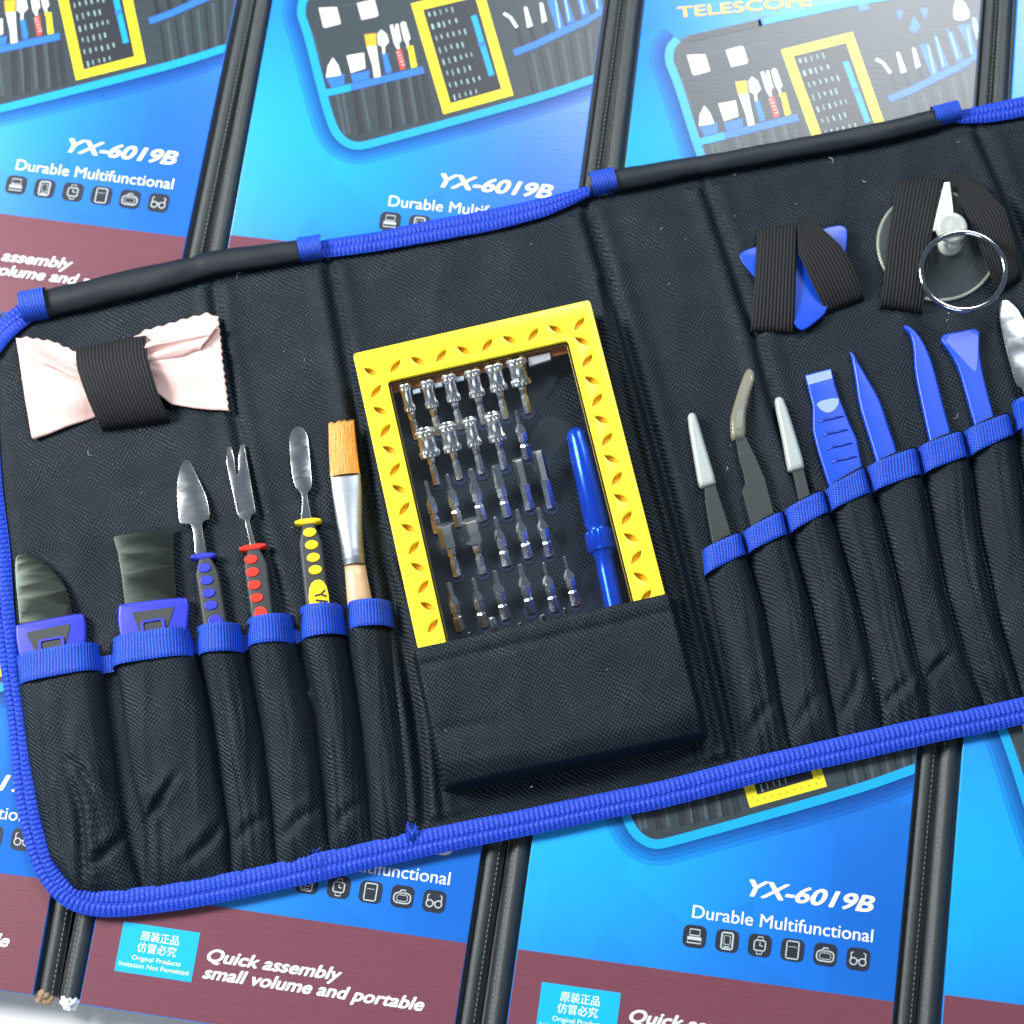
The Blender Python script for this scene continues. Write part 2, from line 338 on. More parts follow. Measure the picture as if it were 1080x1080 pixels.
# ------------------------------------------------------------------ printed boxes
POSE = {'A': (-729.2, 375, -8.64), 'B': (-310.8, 320.7, -7.57), 'C': (107.3, 252.1, -6.97), 'D': (528, 252.1, -6.5), 'E': (-837.3, -336.6, -7.07),
        'F': (-415.6, -392.2, -8.46), 'G': (5.1, -453, -8.02), 'H': (425.1, -498.4, -7.57)}
def T(b, px, py):
    x, y, a = POSE[b]; a = math.radians(a); w = at(px, py); dx, dy = w[0]-x, w[1]-y
    return (math.cos(a)*dx+math.sin(a)*dy, -math.sin(a)*dx+math.cos(a)*dy)
BW, V0, V1 = 375.2, -115., 548.
boxroot = empty('product_box', (0, 0, 0), 'x', 'box'); ORG[boxroot.name] = Vector((0, 0, 0))
b = MB(); b.box(-23, BW+23, V0+2, V1-2, TB+.5, -9); b.build('carton_body', Mt['black'], boxroot, smooth=False)
vs, fs = curve_mesh([[(0, V0), (BW, V0), (BW, V1), (0, V1)]], 8, 1.2, 2)
fp = mk('front_face', [(v[0], v[1], v[2]-4) for v in vs], fs, Mt['blue'], boxroot, smooth=False); autosmooth(fp)
for side in (0, 1):                         # convex dark edge bands with a stitched line
    vs = []; fs = []; ny = 60
    for j in range(ny+1):
        y = V0+2+(V1-V0-4)*j/ny
        for k in range(9):
            s = k/8; x = 2.0+19.5*s; z = -11+9*math.sin(math.pi*s)**.55+.25*noise.noise(Vector((y*.05, k*.4, side*7)))
            z += -1.1*math.exp(-((s-.76)/.05)**2)
            vs.append(((-x) if side == 0 else BW+x, y, z))
    for j in range(ny):
        for k in range(8):
            q = (j*9+k, j*9+k+1, j*9+k+10, j*9+k+9); fs.append(q if side else q[::-1])
    eb = mk('edge_band', vs, fs, Mt['band'], boxroot)
    st = MB(); y = V0+4
    xx = 2+19.5*.80; xx = -xx if side == 0 else BW+xx
    while y < V1-6: st.box(xx-.35, xx+.35, y, y+3.2, -9, -4.55); y += 5.2
    st.build('stitching', Mt['stitch'], eb, smooth=False)
# artwork layers
art = MB(); AM = []
def ai(k):
    if k not in AM: AM.append(k)
    return AM.index(k)
def pp(src, pts, k, layer, sm=0):
    q = [T(src, x, y) if src else (x, y) for x, y in pts]
    q = [(min(max(a, .8), BW-.9), min(max(c, V0+.9), V1-.9)) for a, c in q]
    if sm: q = smoothpoly(q, sm)
    area = sum(q[i][0]*q[(i+1) % len(q)][1]-q[(i+1) % len(q)][0]*q[i][1] for i in range(len(q)))
    if area < 0: q = q[::-1]
    art.add([(a, c, .12+.10*layer) for a, c in q], [tuple(range(len(q)))], ai(k))
def stroke(src, pts, w, k, layer, clip=True):
    q = [T(src, x, y) if src else (x, y) for x, y in pts]; q = [np.array(a) for a in q]; L_ = []; R_ = []
    for i in range(len(q)):
        t = q[min(i+1, len(q)-1)]-q[max(i-1, 0)]; t = t/np.linalg.norm(t); nn = np.array([-t[1], t[0]])*w/2
        L_.append(q[i]+nn); R_.append(q[i]-nn)
    cl = lambda a: (min(max(a[0], .8), BW-.9), min(max(a[1], V0+.9), V1-.9), .12+.10*layer)
    for i in range(len(q)-1): art.add([(x, y, z+i*.0008) for x, y, z in (cl(R_[i]), cl(R_[i+1]), cl(L_[i+1]), cl(L_[i]))], [(0, 1, 2, 3)], ai(k))
def c7(x, y): return (300+x/4.154, y/4.154)           # picture details measured on the second top box
def c5(x, y): return (800+x/3.857, y/3.857)
def c4(x, y): return (650+x/3.857, y/3.857)
def c3(x, y): return (440+x/3.857, y/3.857)
pp(None, [(0, V0), (BW, V0), (BW, 0), (0, 0)], 'maroon', 0)
# soft poly shapes in the blue
TLk = T('C', *c4(250, 160)); 
outl = [T('C', *c4(250, 160)), T('C', *c4(225, 178)), T('C', *c4(212, 215)), T('C', *c4(220, 270))] + \
       [T('B', *c7(*p)) for p in ((75, 70), (110, 180), (165, 400), (210, 550), (245, 608), (305, 640), (400, 625), (1080, 437))] + [T('B', 627.5, 83)]
topr = [(BW, T('C', *c4(980, 8))[1]+55), T('C', *c4(980, 12)), T('C', *c4(600, 85))]
outl = resample([tuple(q) for q in cat_rom(outl, 5)], 90)
for _ in range(3): outl[1:-1] = .25*outl[:-2]+.5*outl[1:-1]+.25*outl[2:]
outl = [tuple(q) for q in outl]
cen = np.array([230., 260.])
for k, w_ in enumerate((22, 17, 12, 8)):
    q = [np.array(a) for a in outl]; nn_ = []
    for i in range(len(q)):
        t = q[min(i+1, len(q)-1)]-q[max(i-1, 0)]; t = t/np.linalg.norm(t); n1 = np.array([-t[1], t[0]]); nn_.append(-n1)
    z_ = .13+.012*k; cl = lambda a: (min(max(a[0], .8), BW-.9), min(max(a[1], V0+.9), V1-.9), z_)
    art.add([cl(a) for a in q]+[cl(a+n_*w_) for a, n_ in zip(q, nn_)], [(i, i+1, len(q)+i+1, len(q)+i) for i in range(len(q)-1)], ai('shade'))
pp(None, outl+topr, 'grey', 2)
stroke(None, outl, 9.5, 'cyan', 4)
stroke(None, [T('C', *c4(600, 88)), T('C', *c4(980, 8)), T('C', 1040, -18)], 8.5, 'cyan', 6)
stroke(None, [T('C', *c4(290, 160)), T('C', *c4(590, 92))], 8.5, 'stripe', 5)
for q in ((575, 70), (640, 60), (640, 95), (580, 108)), ((965, -10), (1015, -18), (1030, 40), (990, 50)): pp('C', [c4(*a) for a in q], 'tape', 5)
# cloths, left tools
pp('B', [c7(150, 35), c7(230, 32), c7(247, 105), c7(178, 123), c7(170, 118)], 'pinkish', 3); pp('B', [c7(318, 15), c7(388, -2), c7(396, 4), c7(412, 66), c7(404, 74), c7(338, 88)], 'pinkish', 3)
pp('B', [c7(183, 340), c7(190, 290), c7(212, 253), c7(235, 285), c7(250, 330)], 'white', 3)
pp('B', [c7(272, 245), c7(348, 232), c7(355, 300), c7(292, 320)], 'white', 3)
pp('B', [c7(185, 345), c7(262, 325), c7(262, 370), c7(205, 385)], 'tape', 3); pp('B', [c7(290, 328), c7(372, 308), c7(372, 345), c7(300, 362)], 'tape', 3)
pp('B', [c7(350, 152), c7(402, 146), c7(403, 200), c7(360, 207)], 'orange', 3); pp('B', [c7(361, 207), c7(403, 200), c7(412, 270), c7(422, 335), c7(394, 342), c7(385, 285)], 'white', 3)
pp('B', [c7(408, 150), c7(424, 130), c7(448, 150), c7(458, 185), c7(440, 205), c7(440, 235), c7(430, 236), c7(428, 205), c7(410, 195)], 'white', 3)
pp('B', [c7(428, 237), c7(450, 233), c7(470, 318), c7(445, 324)], 'tape', 3)
pp('B', [c7(462, 112), c7(475, 108), c7(484, 140), c7(488, 106), c7(498, 105), c7(512, 180), c7(502, 190), c7(504, 215), c7(495, 216), c7(480, 190)], 'white', 3)
pp('B', [c7(488, 222), c7(514, 215), c7(530, 302), c7(508, 308)], 'red', 3)
pp('B', [c7(508, 105), c7(520, 94), c7(532, 100), c7(552, 170), c7(542, 182), c7(546, 200), c7(538, 201), c7(528, 182), c7(522, 170)], 'white', 3)
pp('B', [c7(532, 205), c7(564, 200), c7(566, 215), c7(582, 292), c7(556, 300), c7(542, 220)], 'yellow', 3)
stroke('B', [c7(160, 414), c7(610, 307)], 8.6, 'tape', 5); stroke('B', [c7(160, 414), c7(290, 384)], 8.7, 'cyan', 6)
for a, bb, c_, d in ((300, 395, 330, 590), (400, 368, 422, 575), (452, 358, 478, 562), (510, 345, 542, 548), (560, 330, 596, 536), (600, 320, 640, 524)):
    stroke('B', [c7(a, bb), c7(c_, d)], 2.2, 'dgrey', 3)
    stroke('B', [c7(a+14, bb), c7(c_+14, d-4)], 3.2, 'stripe', 3)
# yellow case in the picture
fr = [T('B', *c7(555, 15)), T('C', *c4(960, 130)), T('B', *c7(1002, 422)), T('B', *c7(700, 505))]
fr = [T('B', 433.5, 4), (235.2, 333.3), (288.3, 202.8), (213.7, 170.9)]
fc = np.mean(fr, axis=0); inn = []
ux = np.array(fr[1])-np.array(fr[0]); ux = ux/np.linalg.norm(ux); uy = np.array(fr[3])-np.array(fr[0]); uy = uy/np.linalg.norm(uy)
inn = [tuple(np.array(fr[0])+11*ux+11*uy), tuple(np.array(fr[1])-11*ux+11*uy), tuple(np.array(fr[2])-11*ux-11*uy), tuple(np.array(fr[3])+11*ux-11*uy)]
pp(None, fr, 'yellow', 4); pp(None, inn, 'stripe', 5)
def lerp(a, b_, t): return (a[0]+(b_[0]-a[0])*t, a[1]+(b_[1]-a[1])*t)
mid = [tuple((np.array(a)+np.array(c))/2) for a, c in zip(fr, inn)]
for i in range(4):
    a, c = mid[i], mid[(i+1) % 4]; nn = 9 if i % 2 == 0 else 16
    for k in range(nn):
        q = lerp(a, c, (k+.5)/nn); an = .5 if k % 2 else 2.2
        stroke(None, [(q[0]-1.3*math.cos(an), q[1]-1.3*math.sin(an)), (q[0]+1.3*math.cos(an), q[1]+1.3*math.sin(an))], .7, 'tick', 6)
for r_ in range(8):
    for k in range(6 if r_ else 5):
        q = np.array(inn[0])+(5+k*6.6)*ux+(5+r_*15.3)*uy+(random.random()*1.5)*ux
        if r_ % 2 and k == 5: continue
        h = 5+3*random.random()
        stroke(None, [tuple(q), tuple(q+uy*h)], 1.0+random.random()*(1.6 if r_ < 2 else .7), 'bit', 6)
q0 = np.array(inn[1])-8*ux+22*uy; stroke(None, [tuple(q0), tuple(q0+uy*78)], 6.5, 'cyan', 6); stroke(None, [tuple(q0+uy*35-ux*.8), tuple(q0+uy*40)], 7.5, 'tape', 7)
# small printed details: blade shading, grip bars, light on the printed pockets
for a in ((215, 262, 222, 325), (300, 250, 308, 300), (330, 245, 335, 295), (430, 145, 440, 200), (492, 150, 502, 185), (532, 110, 544, 165), (385, 215, 400, 300), (160, 60, 180, 110), (330, 30, 345, 78), (205, 50, 225, 100), (372, 20, 390, 60)):
    stroke('B', [c7(a[0], a[1]), c7(a[2], a[3])], 1.5, 'icw', 4)
for k in range(5):
    for (x0_, y0_, x1_, y1_), ik in (((432, 248, 462, 315), 'cyan'), ((492, 232, 520, 300), 'pinkish'), ((543, 222, 572, 290), 'tick')):
        q = (x0_+(x1_-x0_)*k/5, y0_+(y1_-y0_)*k/5); stroke('B', [c7(q[0]-2, q[1]), c7(q[0]+14, q[1]-3)], .9, ik, 4)
for a in ((230, 410, 265, 590), (340, 385, 375, 575), (440, 365, 470, 560), (495, 350, 525, 545), (548, 338, 580, 535), (255, 408, 285, 585)):
    stroke('B', [c7(a[0], a[1]), c7(a[2], a[3])], 3.2, 'greyhi', 3)
for a in ((470, 215, 505, 385), (530, 190, 565, 368), (590, 165, 622, 348), (650, 135, 680, 330), (700, 115, 722, 318)):
    stroke('B', [c3(a[0], a[1]), c3(a[2], a[3])], 3.4, 'greyhi', 3)
for a in ((690, 185, 715, 300), (722, 150, 752, 270), (780, 135, 812, 240), (850, 115, 866, 220)): stroke('C', [c5(a[0], a[1]), c5(a[2], a[3])], 1.6, 'lt', 4)
for a in ((250, 30, 520, -20), (120, 130, 160, 260), (560, 20, 600, 190)): stroke('B', [c7(*a[:2]), c7(*a[2:])], 1.2, 'greyhi', 2.4)
# right hand tools of the picture
stroke('B', [c3(393, 217), c3(480, 183), c3(570, 140), c3(680, 90), c3(760, 50)], 8.2, 'tape', 5)
for src, qs in (('B', ((440, 230, 475, 395), (500, 205, 540, 377), (560, 170, 596, 360), (620, 145, 652, 342), (680, 120, 705, 322))),):
    for a, bb, c_, d in qs: stroke(src, [c3(a, bb), c3(c_, d)], 2.4, 'dgrey', 3)
stroke('B', [c3(352, 55), c3(380, 72), c3(406, 112)], 3.6, 'white', 3); stroke('B', [c3(405, 112), c3(432, 200)], 5, 'dgrey', 3)
pp('B', [c3(434, 30), c3(446, 28), c3(470, 105), c3(448, 114)], 'white', 3); stroke('B', [c3(460, 112), c3(482, 180)], 4.6, 'dgrey', 3)
pp('B', [c3(498, 12), c3(510, 12), c3(528, 85), c3(508, 95)], 'white', 3); stroke('B', [c3(520, 90), c3(535, 150)], 4.0, 'dgrey', 3)
pp('C', [c5(655, 185), c5(688, 175), c5(735, 300), c5(705, 315), c5(680, 250)], 'tape', 3)
pp('C', [c5(710, 130), c5(724, 150), c5(775, 270), c5(745, 285)], 'tape', 3)
pp('C', [c5(762, 112), c5(790, 135), c5(835, 240), c5(805, 255), c5(780, 180)], 'tape', 3)
pp('C', [c5(808, 105), c5(862, 95), c5(868, 150), c5(888, 220), c5(865, 232), c5(838, 160)], 'tape', 3)
for q in ([(560, 45), (590, 40), (575, 88)], [(655, 35), (690, 32), (680, 80)], [(632, 65), (660, 110), (635, 138), (612, 118)]): pp('C', [c5(*a) for a in q], 'tape', 3)
pp('C', [c5(800, -5), c5(830, -5), c5(862, 55), c5(850, 80), c5(800, 84), c5(790, 60)], 'white', 3, 1)
pp('C', [c5(868, 70), c5(885, 75), c5(897, 120), c5(888, 165), c5(872, 110)], 'lt', 3)
# icons
IC = (.012, )
def rrect(cx, cy, w, h, r, nseg=4):
    out = []
    for qx, qy, a0 in ((1, 1, 0), (-1, 1, 90), (-1, -1, 180), (1, -1, 270)):
        for k in range(nseg+1):
            a = math.radians(a0+90*k/nseg); out.append((cx+qx*(w/2-r)+r*math.cos(a), cy+qy*(h/2-r)+r*math.sin(a)))
    return out
def ring(poly, w=1.1, closed=True):
    stroke(None, list(poly)+([poly[0], poly[1]] if closed else []), w, 'icw', 4)
def glow_through(name, col, f):
    m, nt, p = new_mat(name); L = nt.links.new; p.inputs['Base Color'].default_value = (*col, 1); p.inputs['Roughness'].default_value = .35
    t = N(nt, 'ShaderNodeBsdfTranslucent'); t.inputs[0].default_value = (*col, 1); x = N(nt, 'ShaderNodeMixShader'); x.inputs[0].default_value = f
    L(p.outputs[0], x.inputs[1]); L(t.outputs[0], x.inputs[2]); L(x.outputs[0], nt.nodes['Material Output'].inputs['Surface']); return m
Mt['wall'] = glow_through('translucent yellow case wall', (.98, .74, .04), .55)
Mt['ledge'] = mat('amber inner plastic', (.95, .52, .02), .45)
INK['icw'] = ink('icon line grey', (.50, .55, .58), na=.03)[0]
for i in range(6):
    cx, cy = 173.3+32.5*i, 36.2
    pp(None, rrect(cx, cy, 23, 22, 6), 'icon', 3)
    if i == 0:
        ring([(cx-5, cy+1), (cx+5, cy+1), (cx+5, cy+7), (cx-5, cy+7)]); stroke(None, [(cx-7, cy-2), (cx+7, cy-2)], 3.2, 'icw', 4); ring([(cx-7, cy-6.5), (cx+7, cy-6.5), (cx+5.5, cy-1), (cx-5.5, cy-1)])
    if i == 1:
        ring(rrect(cx, cy, 11, 16, 1.2, 1), 1.5); ring([(cx-3, cy-3.5), (cx+3, cy-3.5), (cx+3, cy+5), (cx-3, cy+5)], .7); stroke(None, [(cx-3, cy-6), (cx+3, cy-6)], 1.2, 'icw', 4)
    if i == 2:
        ring(rrect(cx, cy, 11, 10, 2, 2)); ring([(cx-3, cy+5), (cx+3, cy+5), (cx+2.4, cy+8.5), (cx-2.4, cy+8.5)], .9); ring([(cx-3, cy-5), (cx+3, cy-5), (cx+2.4, cy-8.5), (cx-2.4, cy-8.5)], .9)
        stroke(None, [(cx, cy+3), (cx, cy), (cx+3, cy-.5)], 1, 'icw', 4)
    if i == 3:
        ring(rrect(cx, cy, 12, 17, 1, 1)); stroke(None, [(cx-4, cy+3), (cx+4, cy+3)], .5, 'icw', 4)
    if i == 4:
        ring(rrect(cx, cy-1.5, 17, 10, 4, 3), 1.2); ring(rrect(cx, cy-1.5, 11, 6, 2, 2), .6); ring([(cx-3.5, cy+4), (cx-2, cy+6.5), (cx+2, cy+6.5), (cx+3.5, cy+4)], 1.1)
    if i == 5:
        for sx in (-1, 1):
            ring([(cx+sx*4.4+3.5*math.cos(a*math.pi/5), cy-2.5+3.5*math.sin(a*math.pi/5)) for a in range(10)], 1.1)
            stroke(None, [(cx+sx*7, cy), (cx+sx*7.2, cy+5.5), (cx+sx*5, cy+6.5)], 1.0, 'icw', 4)
        stroke(None, [(cx-1.2, cy-1), (cx+1.2, cy-1)], 1.0, 'icw', 4)
pp(None, [(29, -77.6), (107.7, -77.6), (107.7, -28.5), (29, -28.5)], 'sticker', 2)
pp(None, [(40, 495), (330, 495), (330, 530), (40, 530)], 'redor', 2)
pic = mk('printed_picture', art.v, art.f, [INK[k] for k in AM], boxroot, art.m, smooth=False)
def put(body, size, u, v, width, z=.5, shear=0., off=0., copies=((0, 0),), mi=0, rot=0.):
    V, FF = text2d(body, size, shear, off, width, copies); c, s = math.cos(rot), math.sin(rot)
    mk('lettering', [(u+c*a-s*b_, v+s*a+c*b_, z+h) for a, b_, h in V], FF, INK['orange' if mi else 'white'], boxroot, smooth=False)
put('YX-6019B', 23.0, 222, 83.5, 124, shear=.28, copies=BOLD2)
put('Durable Multifunctional', 18.5, 168.5, 54.3, 179.5, copies=((0, 0), (.2, 0)))
put('Quick assembly', 17.5, 119.5, -54.5, 136, shear=.28, copies=BOLD)
put('small volume and portable', 17.5, 118.5, -71.5, 223, shear=.28, copies=BOLD)
put('原装正品', 10.5, 49, -43.5, 39, copies=((0, 0), (.15, 0))); put('仿冒必究', 10.5, 47.5, -55, 40, copies=((0, 0), (.15, 0)))
put('Original Products', 6.6, 44, -64, 50); put('Imitation Not Permitted', 6.6, 32.5, -71.5, 71)
put('TELESCOPE', 19, 40, 331.5, 150, copies=BOLD, mi=1, rot=math.radians(11.5))
def dup(o, parent=None):
    c = o.copy(); COL.objects.link(c); ORG[c.name] = ORG[o.name]
    if parent: c.parent = parent
    for ch in list(o.children): dup(ch, c)
    return c
BL = {'A': 'blue and maroon carton at the photo\'s top left corner, icons row fully in view',
      'B': 'blue printed carton above the case between two black gaps, its model number half hidden',
      'C': 'pale glaring blue carton at the upper right with orange title letters',
      'D': 'sliver of blue carton in the extreme upper right corner of the photo',
      'E': 'blue and maroon carton cut off at the lower left corner of the photo',
      'F': 'carton at bottom left with its light blue sticker and whole maroon slogan in view',
      'G': 'carton at bottom right showing its full model number below the blue binding',
      'H': 'cyan carton cut off by the photo\'s lower right corner'}
for i, k in enumerate('ABCDEFGH'):
    o = boxroot if i == 0 else dup(boxroot)
    x, y, a = POSE[k]; o.location = Vector((x, y, 0))*S; o.rotation_euler = (0, 0, math.radians(a))
    tag(o, BL[k], 'box', 'printed tool kit cartons under the case')
    if k in 'EF':
        vs, fs = [], []
        cx = BW+11 if k == 'E' else -11
        bm = bmesh.new(); bmesh.ops.create_icosphere(bm, subdivisions=3, radius=1)
        for v in bm.verts:
            n_ = 1+.6*noise.noise(v.co*2.3+Vector((ord(k), 0, 0)))
            vs.append((cx+v.co.x*9*n_, V0+1+v.co.y*8*n_, -7+v.co.z*6*n_))
        fs = [tuple(v.index for v in f.verts) for f in bm.faces]; bm.free()
        ORG[o.name] = Vector((0, 0, 0))
        mk('torn_corner' if k == 'E' else 'crumpled_film', vs, fs, Mt['card' if k == 'E' else 'film'], o, smooth=False)
# ------------------------------------------------------------------ the roll-up case
ZP = 8.0
case = empty('tool_roll', at(540, 600, 0), 'open black woven tool roll edged in bright blue, spread over the cartons', 'tool case')
def wp(pts, z=ZP): return [np.array(at(x, y, z)[:2]) for x, y in pts]
OUT = [(33, 322), (12, 338), (-6, 355), (-14, 385), (-14, 450), (-9, 520), (-2, 575), (2.5, 640), (9.5, 700), (18, 760), (26, 830), (37, 885), (52, 922), (75, 943), (105, 952),
       (150, 950), (200, 943), (280, 927), (340, 913), (433, 892), (500, 878), (560, 866), (640, 849), (700, 837), (800, 811), (900, 788), (970, 772), (1080, 749), (1230, 714)]
TOP = [(1230, 85), (1080, 113), (1018, 122), (990, 126), (930, 140), (740, 178), (648, 193), (615, 205), (510, 233), (341, 262), (315, 266), (225, 279), (180, 290), (48, 322)]
poly = np.array([p for p in wp([tuple(q) for q in cat_rom(OUT, 4)])]+wp(TOP))
def inside(P, poly):
    x, y = P[:, 0], P[:, 1]; r = np.zeros(len(P), bool); j = len(poly)-1
    for i in range(len(poly)):
        xi, yi = poly[i]; xj, yj = poly[j]
        c = ((yi > y) != (yj > y)) & (x < (xj-xi)*(y-yi)/(yj-yi+1e-12)+xi); r ^= c; j = i
    return r
def dist_poly(P, line):
    """signed distance to an open polyline (left positive)"""
    best = np.full(len(P), 1e9); sg = np.zeros(len(P))
    for a, c in zip(line[:-1], line[1:]):
        d = c-a; L2 = d@d; t = np.clip(((P-a)@d)/L2, 0, 1); q = P-(a+t[:, None]*d); dd = np.linalg.norm(q, axis=1)
        s = np.sign(d[0]*(P[:, 1]-a[1])-d[1]*(P[:, 0]-a[0])); m = dd < best; best[m] = dd[m]; sg[m] = s[m]
    return best*sg
FOLDS = [([(222, 285), (240, 400), (262, 500), (285, 590), (302, 650), (325, 720)], 5, 4.5), ([(343, 262), (360, 350), (395, 540), (415, 640), (442, 790), (447, 900)], 7, 5),
         ([(405, 560), (440, 640), (455, 720), (468, 870)], 3, 3), ([(612, 200), (652, 330), (690, 460), (732, 620), (775, 800), (780, 825)], 8, 5),
         ([(636, 300), (665, 440), (715, 620), (757, 800)], 3.5, 3.5),
         ([(738, 180), (790, 330), (815, 420), (850, 520)], 6, 5), ([(1022, 118), (1050, 180), (1078, 250), (1130, 420)], 6, 5), ([(716, 640), (730, 760), (745, 830)], 3, 3)]
FOLDW = [(wp([tuple(q) for q in cat_rom(l, 4)]), d, w) for l, d, w in FOLDS]
def fbm(P, sc_, seed=0.):
    return np.array([noise.noise(Vector((p[0]*sc_, p[1]*sc_, seed))) for p in P])
def panel_z(P):
    z = np.full(len(P), ZP)+3.4*fbm(P, .006)+1.8*fbm(P, .02, 3)+2.6*(.35-np.abs(fbm(P*np.array([1.6, .7]), .009, 7)))
    for l, d, w in FOLDW:
        s = dist_poly(P, l); z -= d*np.exp(-(s/w)**2); z += .75*d*np.exp(-((s+2.6*w)/(1.6*w))**2)+.45*d*np.exp(-((s-2.8*w)/(2*w))**2)
    return z
ZONES = [wp([(14, 705), (110, 690), (210, 672), (412, 650), (440, 880), (340, 905), (150, 943), (80, 940), (35, 870)]),
         wp([(742, 595), (835, 560), (925, 510), (1070, 450), (1130, 425), (1190, 720), (1040, 755), (883, 790), (782, 805)])]
def panel_z(P, f_=panel_z):
    z = f_(P)
    for q in ZONES:
        Q = np.array(q); d = dist_poly(P, list(Q)+[Q[0]]); ins = inside(P, Q); z -= np.where(ins, 1, 0)*6.5*np.clip(np.abs(d)/6, 0, 1)
        
    db = np.abs(dist_poly(P, [np.array(q) for q in poly])); z = np.where(db < 22, np.minimum(z, 6.0+2*np.clip(db/22, 0, 1)), z)
    return np.maximum(z, 1.3)
AX = math.radians(-12)
def cuv(P): return np.stack([P[:, 0]*math.cos(AX)-P[:, 1]*math.sin(AX), P[:, 0]*math.sin(AX)+P[:, 1]*math.cos(AX)], 1)
st = 3.4
x0, y0 = poly.min(0); x1, y1 = poly.max(0)
gx = np.arange(x0, x1, st); gy = np.arange(y0, y1, st); X, Y = np.meshgrid(gx, gy); P = np.stack([X.ravel(), Y.ravel()], 1)
ok = inside(P+st/2, poly).reshape(X.shape)
Z = panel_z(P); W_ = len(gx); fs = []
jj, ii = np.nonzero(ok[:-1, :-1])
for j, i in zip(jj, ii): a = int(j*W_+i); fs.append((a, a+1, a+W_+1, a+W_))
used = sorted({i for f in fs for i in f}); mpn = {o_: k for k, o_ in enumerate(used)}
back = mk('back_panel', [(P[i, 0], P[i, 1], max(Z[i], 1.2)) for i in used], [tuple(mpn[i] for i in f) for f in fs], Mt['fabric'], case, uv=cuv(P[used]))
# ribbons -------------------------------------------------------------
def ribbon(name, pts, widths, zs, mat_, parent, pitch=5.0, amp=.8, arch=3.0, seam=False, K=12, wob=.5, ds=1.25, cr_=True):
    arr = [np.array([*at(p[0], p[1], z)[:2], w, z]) for p, w, z in zip(pts, widths, zs)]
    if cr_: arr = cat_rom(arr, 10)
    A = np.array(arr); d = np.r_[0, np.cumsum(np.linalg.norm(np.diff(A[:, :2], axis=0), axis=1))]
    n_ = int(d[-1]/ds)+1; t = np.linspace(0, d[-1], n_); A = np.stack([np.interp(t, d, A[:, k]) for k in range(4)], 1)
    tg = np.gradient(A[:, :2], axis=0); tg /= np.linalg.norm(tg, axis=1)[:, None]; nr = np.stack([-tg[:, 1], tg[:, 0]], 1)
    vs = []; uv = []
    for i in range(n_):
        wj = A[i, 2]*(1+.06*noise.noise(Vector((t[i]*.02, 1, 0))))
        for k in range(K+1):
            s = k/K*2-1; z = A[i, 3]-arch+arch*(1-abs(s)**3)+wob*noise.noise(Vector((t[i]*.03, s*.7, 4)))
            ph = math.pi if (seam and s < 0) else 0
            z += amp*math.sin(2*math.pi*t[i]/pitch+ph)*(1-abs(s)**6)
            if seam: z -= 1.8*math.exp(-((s+.12)/.10)**2)
            vs.append((A[i, 0]+nr[i, 0]*wj/2*s, A[i, 1]+nr[i, 1]*wj/2*s, z)); uv.append((t[i], s*wj/2))
    fs = [(i*(K+1)+k, (i+1)*(K+1)+k, (i+1)*(K+1)+k+1, i*(K+1)+k+1) for i in range(n_-1) for k in range(K)]
    return mk(name, vs, fs, mat_, parent, uv=uv)
wl = []
for x, y in OUT:
    wl.append((23 if y < 670 else 20) if y < 800 and x < 60 else 23 if x < 60 else 28 if x < 400 else 27)
ribbon('edge_binding', OUT, wl, [12]*len(OUT), Mt['bind'], case, pitch=5.2, amp=1.1, seam=True, K=16)
ribbon('edge_binding', [(336, 262), (400, 253), (440, 245), (510, 232), (570, 218), (622, 200)], [20, 23, 24, 25, 22, 12], [16]*6, Mt['bind'], case, pitch=4.8, amp=1.15, seam=True, K=14)
ribbon('edge_binding', [(1008, 122), (1022, 121), (1050, 117), (1080, 111), (1120, 103), (1230, 80)], [14, 17, 22, 24, 24, 24], [15]*6, Mt['bind'], case, pitch=4.8, amp=1.15, seam=True, K=14)
ribbon('edge_binding', [(40, 326), (22, 336), (5, 350), (-12, 372)], [15, 18, 20, 20], [15]*4, Mt['bind'], case, pitch=4.6, amp=.8, seam=True, K=14)
